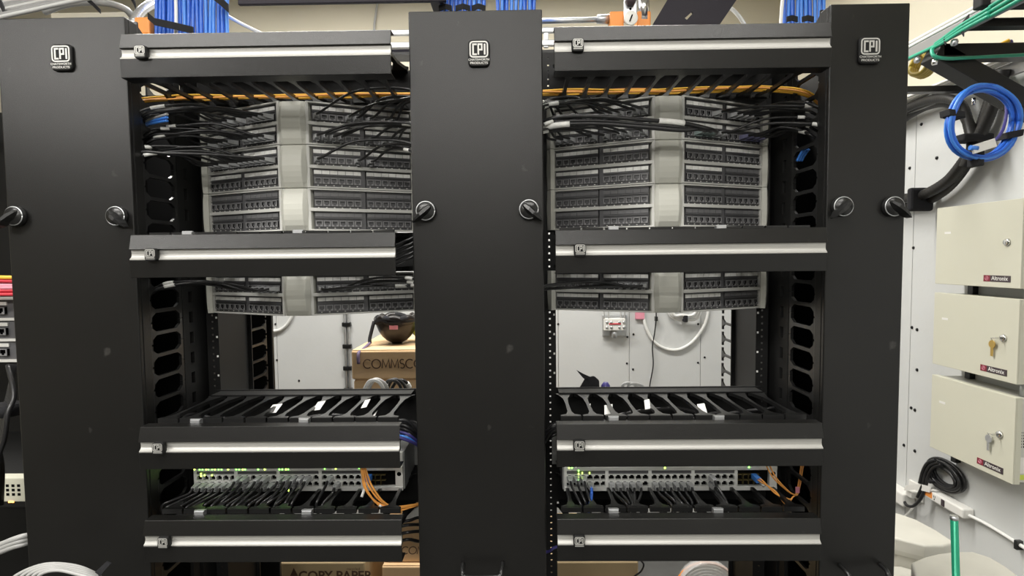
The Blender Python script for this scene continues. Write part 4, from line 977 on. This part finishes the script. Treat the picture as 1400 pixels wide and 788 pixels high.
p = atX(1392, 744, XRW-.022); obj('clip', MB().box(p.x-.008, XRW-.0122, p.y-.005, p.y+.005, p.z-.016, p.z+.010), BLKP, o)
# plug adapter and papers left of strip
p = atX(1248, 668, XRW-.03); t = empty('wall_outlet', (XRW-.012, p.y, p.z-.02), 'white wall outlet with a paper tag beside the narrow manager', 'outlet')
obj('plate', MB().box(XRW-.022, XRW-.0122, p.y-.035, p.y+.035, p.z-.04, p.z+.02), WHITE, t, bevel=.003)
obj('plug', MB().box(XRW-.05, XRW-.022, p.y-.02, p.y+.01, p.z-.03, p.z-.005), WHITE, t, bevel=.004)
m = MB(); r0 = [atX(1238, 664, XRW-.06), atX(1258, 662, XRW-.06), atX(1273, 666, XRW-.055)]; r1 = [atX(1236, 671, XRW-.06), atX(1256, 670, XRW-.06), atX(1271, 674, XRW-.055)]
m.loft([r0, r1], 0, True, closed=False); m.loft([[q+Vector((.001, 0, 0)) for q in r0], [q+Vector((.001, 0, 0)) for q in r1]], 0, True, closed=False); obj('paper_tag', m, WHITE, t)['kind'] = 'stuff'
p = atX(1233, 682, XRW-.05); tag(obj('wall_box', MB().box(p.x-.01, XRW-.0122, p.y-.02, p.y+.10, p.z-.025, p.z+.025), WHITE, bevel=.006), 'white wall box half hidden by the narrow manager above the bins', 'wall box')
pts = [atX(1236, 708, XRW-.04), atX(1246, 697, XRW-.03), atX(1250, 690, XRW-.02)]
cord('thin_cable', [p_ for p_ in pts], .004, WHITEC, 'short white cord below the half-hidden wall box', 'cable', None)

# ---- white bins with bowed lids
def bin_(top, zt, label, dome):
    """bin with a thick, slightly domed lid; top = outline of the lid's upper edge in plan"""
    top = [Vector((p.x, p.y)) for p in top]; c = sum(top, Vector((0, 0)))/len(top)
    t = empty('waste_bin', (c.x, c.y, 0), label, 'bin', 'white lidded bins')
    def R_(g, z): return [(c.x+(p.x-c.x)*g, c.y+(p.y-c.y)*g, z) for p in top]
    obj('body', MB().loft([R_(.72, 0), R_(.90, zt-.04)], 0, False), BIN, t, bevel=.004)
    obj('lid', MB().loft([R_(.97, zt-.045), R_(1.0, zt-.030), R_(1.0, zt), R_(.96, zt+.004), R_(.6, zt+dome), R_(.1, zt+dome*1.2)], 0, False), BIN, t, bevel=.003)
bin_([atZ(u, v, .86) for u, v in ((1196, 698), (1215, 700), (1232, 705), (1252, 712), (1280, 727), (1306, 744), (1290, 748), (1265, 748), (1225, 738), (1200, 728))][::-1], .86, 'white lidded bin half hidden by the narrow cable manager', .004)
bin_([atZ(u, v, .95) for u, v in ((1246, 771), (1262, 764), (1282, 759), (1305, 756), (1330, 756), (1355, 764), (1378, 778), (1400, 795), (1400, 850), (1300, 880), (1262, 830))][::-1], .95, 'white lidded bin behind the green pole by the wall', .003)
bin_([atZ(u, v, .78) for u, v in ((1200, 778), (1215, 776), (1232, 776), (1246, 780), (1254, 790), (1250, 810), (1222, 815), (1200, 805))][::-1], .78, 'low white bin lid at the foot of the narrow cable manager', .003)
# green pole
a = at(1304.5, 707, 1.08); b = a+Vector((.015, -.03, -.6))
t = empty('green_pole', (b.x, b.y, 0), 'shiny green metal pole leaning upright in front of the white bins', 'pole')
bb = a+(b-a)*((a.z-.0)/.6); obj('shaft', MB().tube([a, bb], .0068, 14), POLE, t); obj('end_cap', MB().tube([a+Vector((0, 0, .002)), a-Vector((0, 0, .006))], .0071, 14), STEEL, t)

# ---- runway, bracket, cables at the upper right
RUNW = mat('runway_zinc', (.30, .30, .30), .4, metal=.5)
zr = 2.19; t = empty('cable_runway', (1.2, 1.4, zr), 'silver ladder runway along the right wall carrying white and green cables', 'cable runway')
obj('stringer', MB().box(.998, 1.008, .45, 2.9, zr-.034, zr-.006), RUNW, t, bevel=.002); obj('stringer', MB().box(1.395, 1.405, .45, 2.9, zr-.030, zr+.008), RUNW, t, bevel=.002)
for y in (.75, 1.05, 1.26, 1.75, 2.15, 2.55): obj('rung', MB().box(1.008, 1.395, y, y+.025, zr-.028, zr-.010), BLK, t)
for i in range(6):
    for j, X in enumerate((1.012, 1.395)):
        x = X+(.0085*(i//2)-.012 if j == 0 else -.0085*i); z_ = (zr-.0015+.009*(i % 2) if j == 0 else zr+.012+(.004 if i % 2 else 0))
        pts = [Vector((x, .5, z_+.002)), Vector((x+R.uniform(-.002, .002), 1.0, z_)), Vector((x, 1.5, z_)), Vector((x, 2.2, z_)), Vector((x, 2.85, z_))]
        cord('white_cable', pts, .0042, WHITEC, 'white cable lying along the %s side of the wall runway' % ['near', 'wall'][j], 'cable', 'white cables on the %s runway side' % ['near', 'wall'][j])
XG = .990
for i in range(3):
    pts = [Vector((XG, .5, zr+.02-.010*i)), atX(1398-i*4, -18+10*i, XG), atX(1350, 13+5*i, XG-.004), atX(1315, 34+4*i, XG-.006), atX(1293, 50+3*i, XG-.004), atX(1279, 60+2*i, XG)]
    if i == 2: pts += [at(1274, 69, 1.345), at(1278, 77, 1.335), at(1295, 80, 1.335), at(1325, 79, 1.335), at(1360, 77, 1.335), at(1400, 75, 1.335), at(1440, 72, 1.34)]
    else: pts += [atX(1268, 68, XG+.0), Vector((XG, 1.9, zr-.02))]
    cord('green_cable', pts, .0042, GREEN, ['upper green ground cable along the wall runway', 'middle green ground cable along the wall runway', 'green ground cable turning back over the black wall bracket'][i], 'cable', 'green ground cables')
strap([atX(1324, 22, .982), atX(1316, 32, .981), atX(1314, 42, .982), atX(1317, 48, .983)], .004, 'grey strap tying the green cables to the wall runway')
strap([atX(1291, 50, .983), atX(1290, 55, .982), atX(1292, 60, .983)], .003, 'small tie near the bend of the green cables')
t = empty('wall_bracket', (XRW-.012, 1.38, 1.88), 'black triangular wall bracket holding up the runway', 'bracket')
obj('top_arm', MB().box(1.01, XRW-.0122, 1.345, 1.395, zr-.062, zr-.032), BLK, t, bevel=.002)
d0, d1 = Vector((1.0, 1.37, zr-.045)), Vector((XRW-.013, 1.37, 1.895)); nn = Vector((.035*.45, 0, .035*.9))
obj('brace', MB().loft([[d0+Vector((0, dy, 0))+s*nn for dy, s in ((-.025, -.6), (-.025, .6), (.025, .6), (.025, -.6))], [d1+Vector((0, dy, 0))+s*nn for dy, s in ((-.025, -.6), (-.025, .6), (.025, .6), (.025, -.6))]], 0, False), BLK, t, bevel=.002)
obj('wall_leg', MB().box(XRW-.03, XRW-.0122, 1.345, 1.395, 1.86, zr-.032), BLK, t)
p = at(1277, 84, 1.34); obj('wing_nut', MB().lathe([(.006, 0), (.007, .006), (.004, .012)], (p.x, 1.338, p.z-.008), 8).tube([p+Vector((-.004, -.002, .004)), p+Vector((0, -.002, -.004)), p+Vector((.006, -.002, .004))], .002, 6), CHROME, t)
p0, p1 = at(1345, 8, 1.20), at(1400, 54, 1.20); tag(obj('mounting_plate', MB().box(p0.x-.004, p0.x+.24, 1.20, 1.225, zr-.010, zr+.19), BLKM, bevel=.003), 'black plate standing on the wall runway at the picture edge', 'plate')
for (u, v) in ((1255, 82), (1306, 58)):
    p = atX(u, v, .996); tag(obj('runway_bolt', MB().lathe([(.008, 0), (.008, -.008), (.0001, -.008)], (.998, p.y, p.z), 6, 0, 0), STEEL), 'steel bolt on the wall runway, %s' % ('left by the narrow manager' if u < 1300 else 'below the green cables'), 'bolt')
# mustard coil and coloured tails
for i in range(4):
    c0 = at(1256+5*i, 92, 1.50); ring = [(c0.x+.004*math.sin(a*2), 1.50+.03*math.cos(a)+.006*i, c0.z+.010+.028*math.sin(a)) for a in [2*PI*k/20 for k in range(21)]]
    tag(obj('cable_loop', MB().tube(ring, .006, 8), YCOIL), 'mustard yellow cable loop hanging under the wall runway, %s from the left' % ORD[i], 'cable', 'mustard loops under the runway')
cord('yellow_cable', [at(1345, 76, 1.5), at(1355, 68, 1.48), at(1366, 62, 1.46), at(1380, 55, 1.45)], .005, YEL, 'short yellow cable end on the wall runway beneath the black box', 'cable', None)
cord('blue_cable', [at(1355, 76, 1.5), at(1362, 70, 1.48), at(1370, 64, 1.46), at(1384, 56, 1.45)], .005, VIOL, 'short dark blue cable end on the wall runway beneath the black box', 'cable', None)
cord('white_cable', [at(1362, 76, 1.5), at(1372, 71, 1.49), at(1384, 66, 1.48), at(1402, 62, 1.46)], .006, WHITEC, 'short white cable end on the wall runway beneath the black box', 'cable', None)
cord('green_cable', [atX(1366, 114, 1.42), atX(1380, 102, 1.42), atX(1400, 86, 1.42)], .0025, GREEN, 'thin green wire running up the wall beside the bracket', 'cable', None)
# corrugated black conduits
def corr(pts, r, label):
    P = cr(pts, 22); o = obj('corrugated_conduit', MB().tube(P, r, 12, rf=lambda f, n=len(P): r*(1+.03*math.sin(f*n*2.4))), RIB, origin=P[0]); tag(o, label, 'conduit', 'black corrugated conduits')
XQ = XRW-.045
for i in range(2):
    d = -.03*i
    corr([atX(1215, 280-8*i, XQ+d), atX(1242, 280-9*i, XQ+d), atX(1266, 275-10*i, XQ+d), atX(1296, 256-9*i, XQ+d), atX(1320, 226-8*i, XQ+d), atX(1335, 195, XQ+d), atX(1347+4*i, 160, XQ+d), atX(1358+6*i, 125, XQ+d), atX(1364+8*i, 95, XQ+d)], .017, 'black corrugated conduit sweeping down the grey wall to the narrow manager, %s of the pair' % ['lower', 'upper'][i])
    corr([atX(1222, 172-12*i, XQ+d), atX(1245, 156-10*i, XQ+d), atX(1270, 144-7*i, XQ+d), atX(1295, 141-6*i, XQ+d), atX(1315, 154-8*i, XQ+d), atX(1328-2*i, 178, XQ+d), atX(1332-3*i, 205, XQ-.015+d), atX(1322-3*i, 228, XQ-.02+d)], .015, 'black corrugated conduit arching over the wall behind the blue coil, %s of the pair' % ['lower', 'upper'][i])
p = at(1254, 275, atX(1254, 275, XQ-.04).y); tag(obj('velcro_strap', MB().box(p.x-.03, p.x+.05, p.y-.012, p.y+.012, p.z-.035, p.z+.045), VELCRO, bevel=.008), 'black strap round the conduits just beside the narrow manager', 'strap')
p = atX(1335, 190, XQ-.03); tag(obj('velcro_strap', MB().box(p.x-.06, p.x+.03, p.y-.03, p.y+.03, p.z-.010, p.z+.012), VELCRO, bevel=.006), 'black strap round the conduits behind the blue coil', 'strap')
# blue coil
Y = 1.33; cc = at(1343, 168, Y); rx_, rz_ = 46/F*Y, 49/F*Y
t = empty('blue_cable_coil', (cc.x, Y, cc.z-rz_), 'coil of blue network cable hanging from the black wall bracket', 'cable coil')
for i in range(9):
    g = 1.0-.022*(i % 5)*1.4+R.uniform(-.01, .01); oy = .009*(i//3)-.009+R.uniform(-.002, .002); ph = R.uniform(0, 6)
    ring = [(cc.x+rx_*g*math.cos(a), Y+oy+.004*math.sin(a*3+ph), cc.z+rz_*g*math.sin(a)+.003*math.sin(2*a+ph)) for a in [2*PI*k/40 for k in range(41)]]
    obj('turn', MB().tube(ring, .0038, 8), BLUE2 if i % 3 == 0 else BLUE, t)
for (u, v, a_) in ((1302, 157, 10), (1334, 217, 90), (1381, 185, -10)):
    p = at(u, v, Y); ca, sa = math.cos(math.radians(a_)), math.sin(math.radians(a_)); m = MB().box(-.019, .019, -.016, .016, -.008, .008); m.v = [(p.x+q[0]*ca-q[2]*sa, Y+q[1], p.z-(q[0]*sa)+q[2]*ca) for q in m.v]
    obj('velcro_band', m, VELCRO, t, bevel=.002)
p = at(1345, 200, Y-.03); m = MB().box(-.027, .027, -.003, .003, -.010, .010); ca, sa = math.cos(.30), math.sin(.30); m.v = [(p.x+q[0]*ca-q[2]*sa, p.y+q[1], p.z+q[0]*sa+q[2]*ca) for q in m.v]; obj('tag', m, WHITE, t, bevel=.001)
obj('tail', MB().tube(cr([at(1358, 193, Y-.03), at(1366, 186, Y-.02), at(1373, 172, Y), at(1376, 150, Y+.01), at(1372, 125, Y+.02)], 5), .0034, 8), VIOL, t)
obj('jack_end', MB().tube([at(1326, 202, Y-.03), at(1336, 203, Y-.03)], .006, 8), BLUE2, t)
tag(obj('bracket_bolt', MB().tube([at(1331, 134, 1.37), at(1331, 143, 1.37)], .004, 8), CHROME), 'bright bolt end below the black wall bracket', 'bolt')
# blue ends in the right manager
for i in range(3):
    pts = [at(1090+3*i, 220, 1.16), at(1094+3*i, 212, 1.15), at(1099+3.5*i, 204, 1.14)]
    cord('blue_cable', pts, .0028, BLUE2, 'short blue cable end in the narrow manager\'s side opening, %s' % ['left', 'middle', 'right'][i], 'cable', 'blue ends in the right manager')
for i in range(3):
    pts = [at(200, 166+3*i, 1.12), at(212, 161+3.5*i, 1.10), at(229, 156+4.5*i, 1.09)]
    cord('blue_cable', pts, .0026, [GREYC, BLUE2, BLUE2][i], 'short %s cable end at the left manager\'s side opening' % ['grey', 'upper blue', 'lower blue'][i], 'cable', 'blue ends in the left manager')
# cords beside the covers, next to the middle door
for i in range(5):
    v0 = [330, 337, 343, 350, 356][i]
    pts = [at(530, v0+9, 1.13), at(545, v0+4, 1.11), at(558, v0-2, 1.10), at(575, v0-6, 1.11), Vector((-.16, 1.14, at(575, v0, 1.14).z-.02))]
    cord('patch_cable', pts, .0026, CORD, 'black cord leaving the left rack\'s second cover towards the middle manager, %s from top' % ORD[i], 'cable', 'cords beside the second cover')
for i in range(4):
    v0 = [712, 718, 728, 738][i]; Y = 1.2
    pts = [at(530, v0+6, Y), at(548, v0+2, Y-.02), at(560, v0, Y-.02), at(578, v0+[-4, 0, -1, 3][i], Y), Vector((-.15, Y+.03, at(575, v0, Y).z-.02))]
    cord('patch_cable', pts, .0036, CORD, 'black cord beside the lowest left cover, %s from top' % ORD[i], 'cable', 'cords beside the lowest left cover')
for i in range(4):
    v0 = 588+5*i; pts = [at(540, v0-8, 1.10), at(555, v0-5, 1.09), at(566, v0+2, 1.10), at(578, v0+14, 1.13)]
    cord('patch_cable', pts, .003, [CORD, CORD, VIOL, BLUE2][i], ['upper black', 'lower black', 'violet', 'blue'][i]+' cord beside the left rack\'s third cover at the middle door', 'cable', 'cords beside the third left cover')
for i in range(4):
    v0 = [586, 592, 598, 752][i]; pts = [Vector((-.0, 1.13, at(745, v0+8, 1.13).z)), at(748, v0+3, 1.12), at(756, v0-2, 1.11), at(768, v0-5, 1.12), at(790, v0-3, 1.13)]
    cord('patch_cable', pts, .003, VIOL if i == 3 else CORD, ['upper black', 'middle black', 'lower black', 'violet'][i]+' cord between the middle door and the right rack\'s lower covers', 'cable', 'cords right of the middle door')
p = at(560, 706, 1.25); tag(obj('paper_label', MB().loft([[at(547, 712, 1.25), at(575, 706, 1.25), at(575, 708, 1.252), at(547, 714, 1.252)], [at(556, 699, 1.25), at(575, 692, 1.25), at(575, 692, 1.252), at(556, 699, 1.252)]], 0, False), LABEL), 'pale paper label beside the lowest left cover at the middle door', 'label')
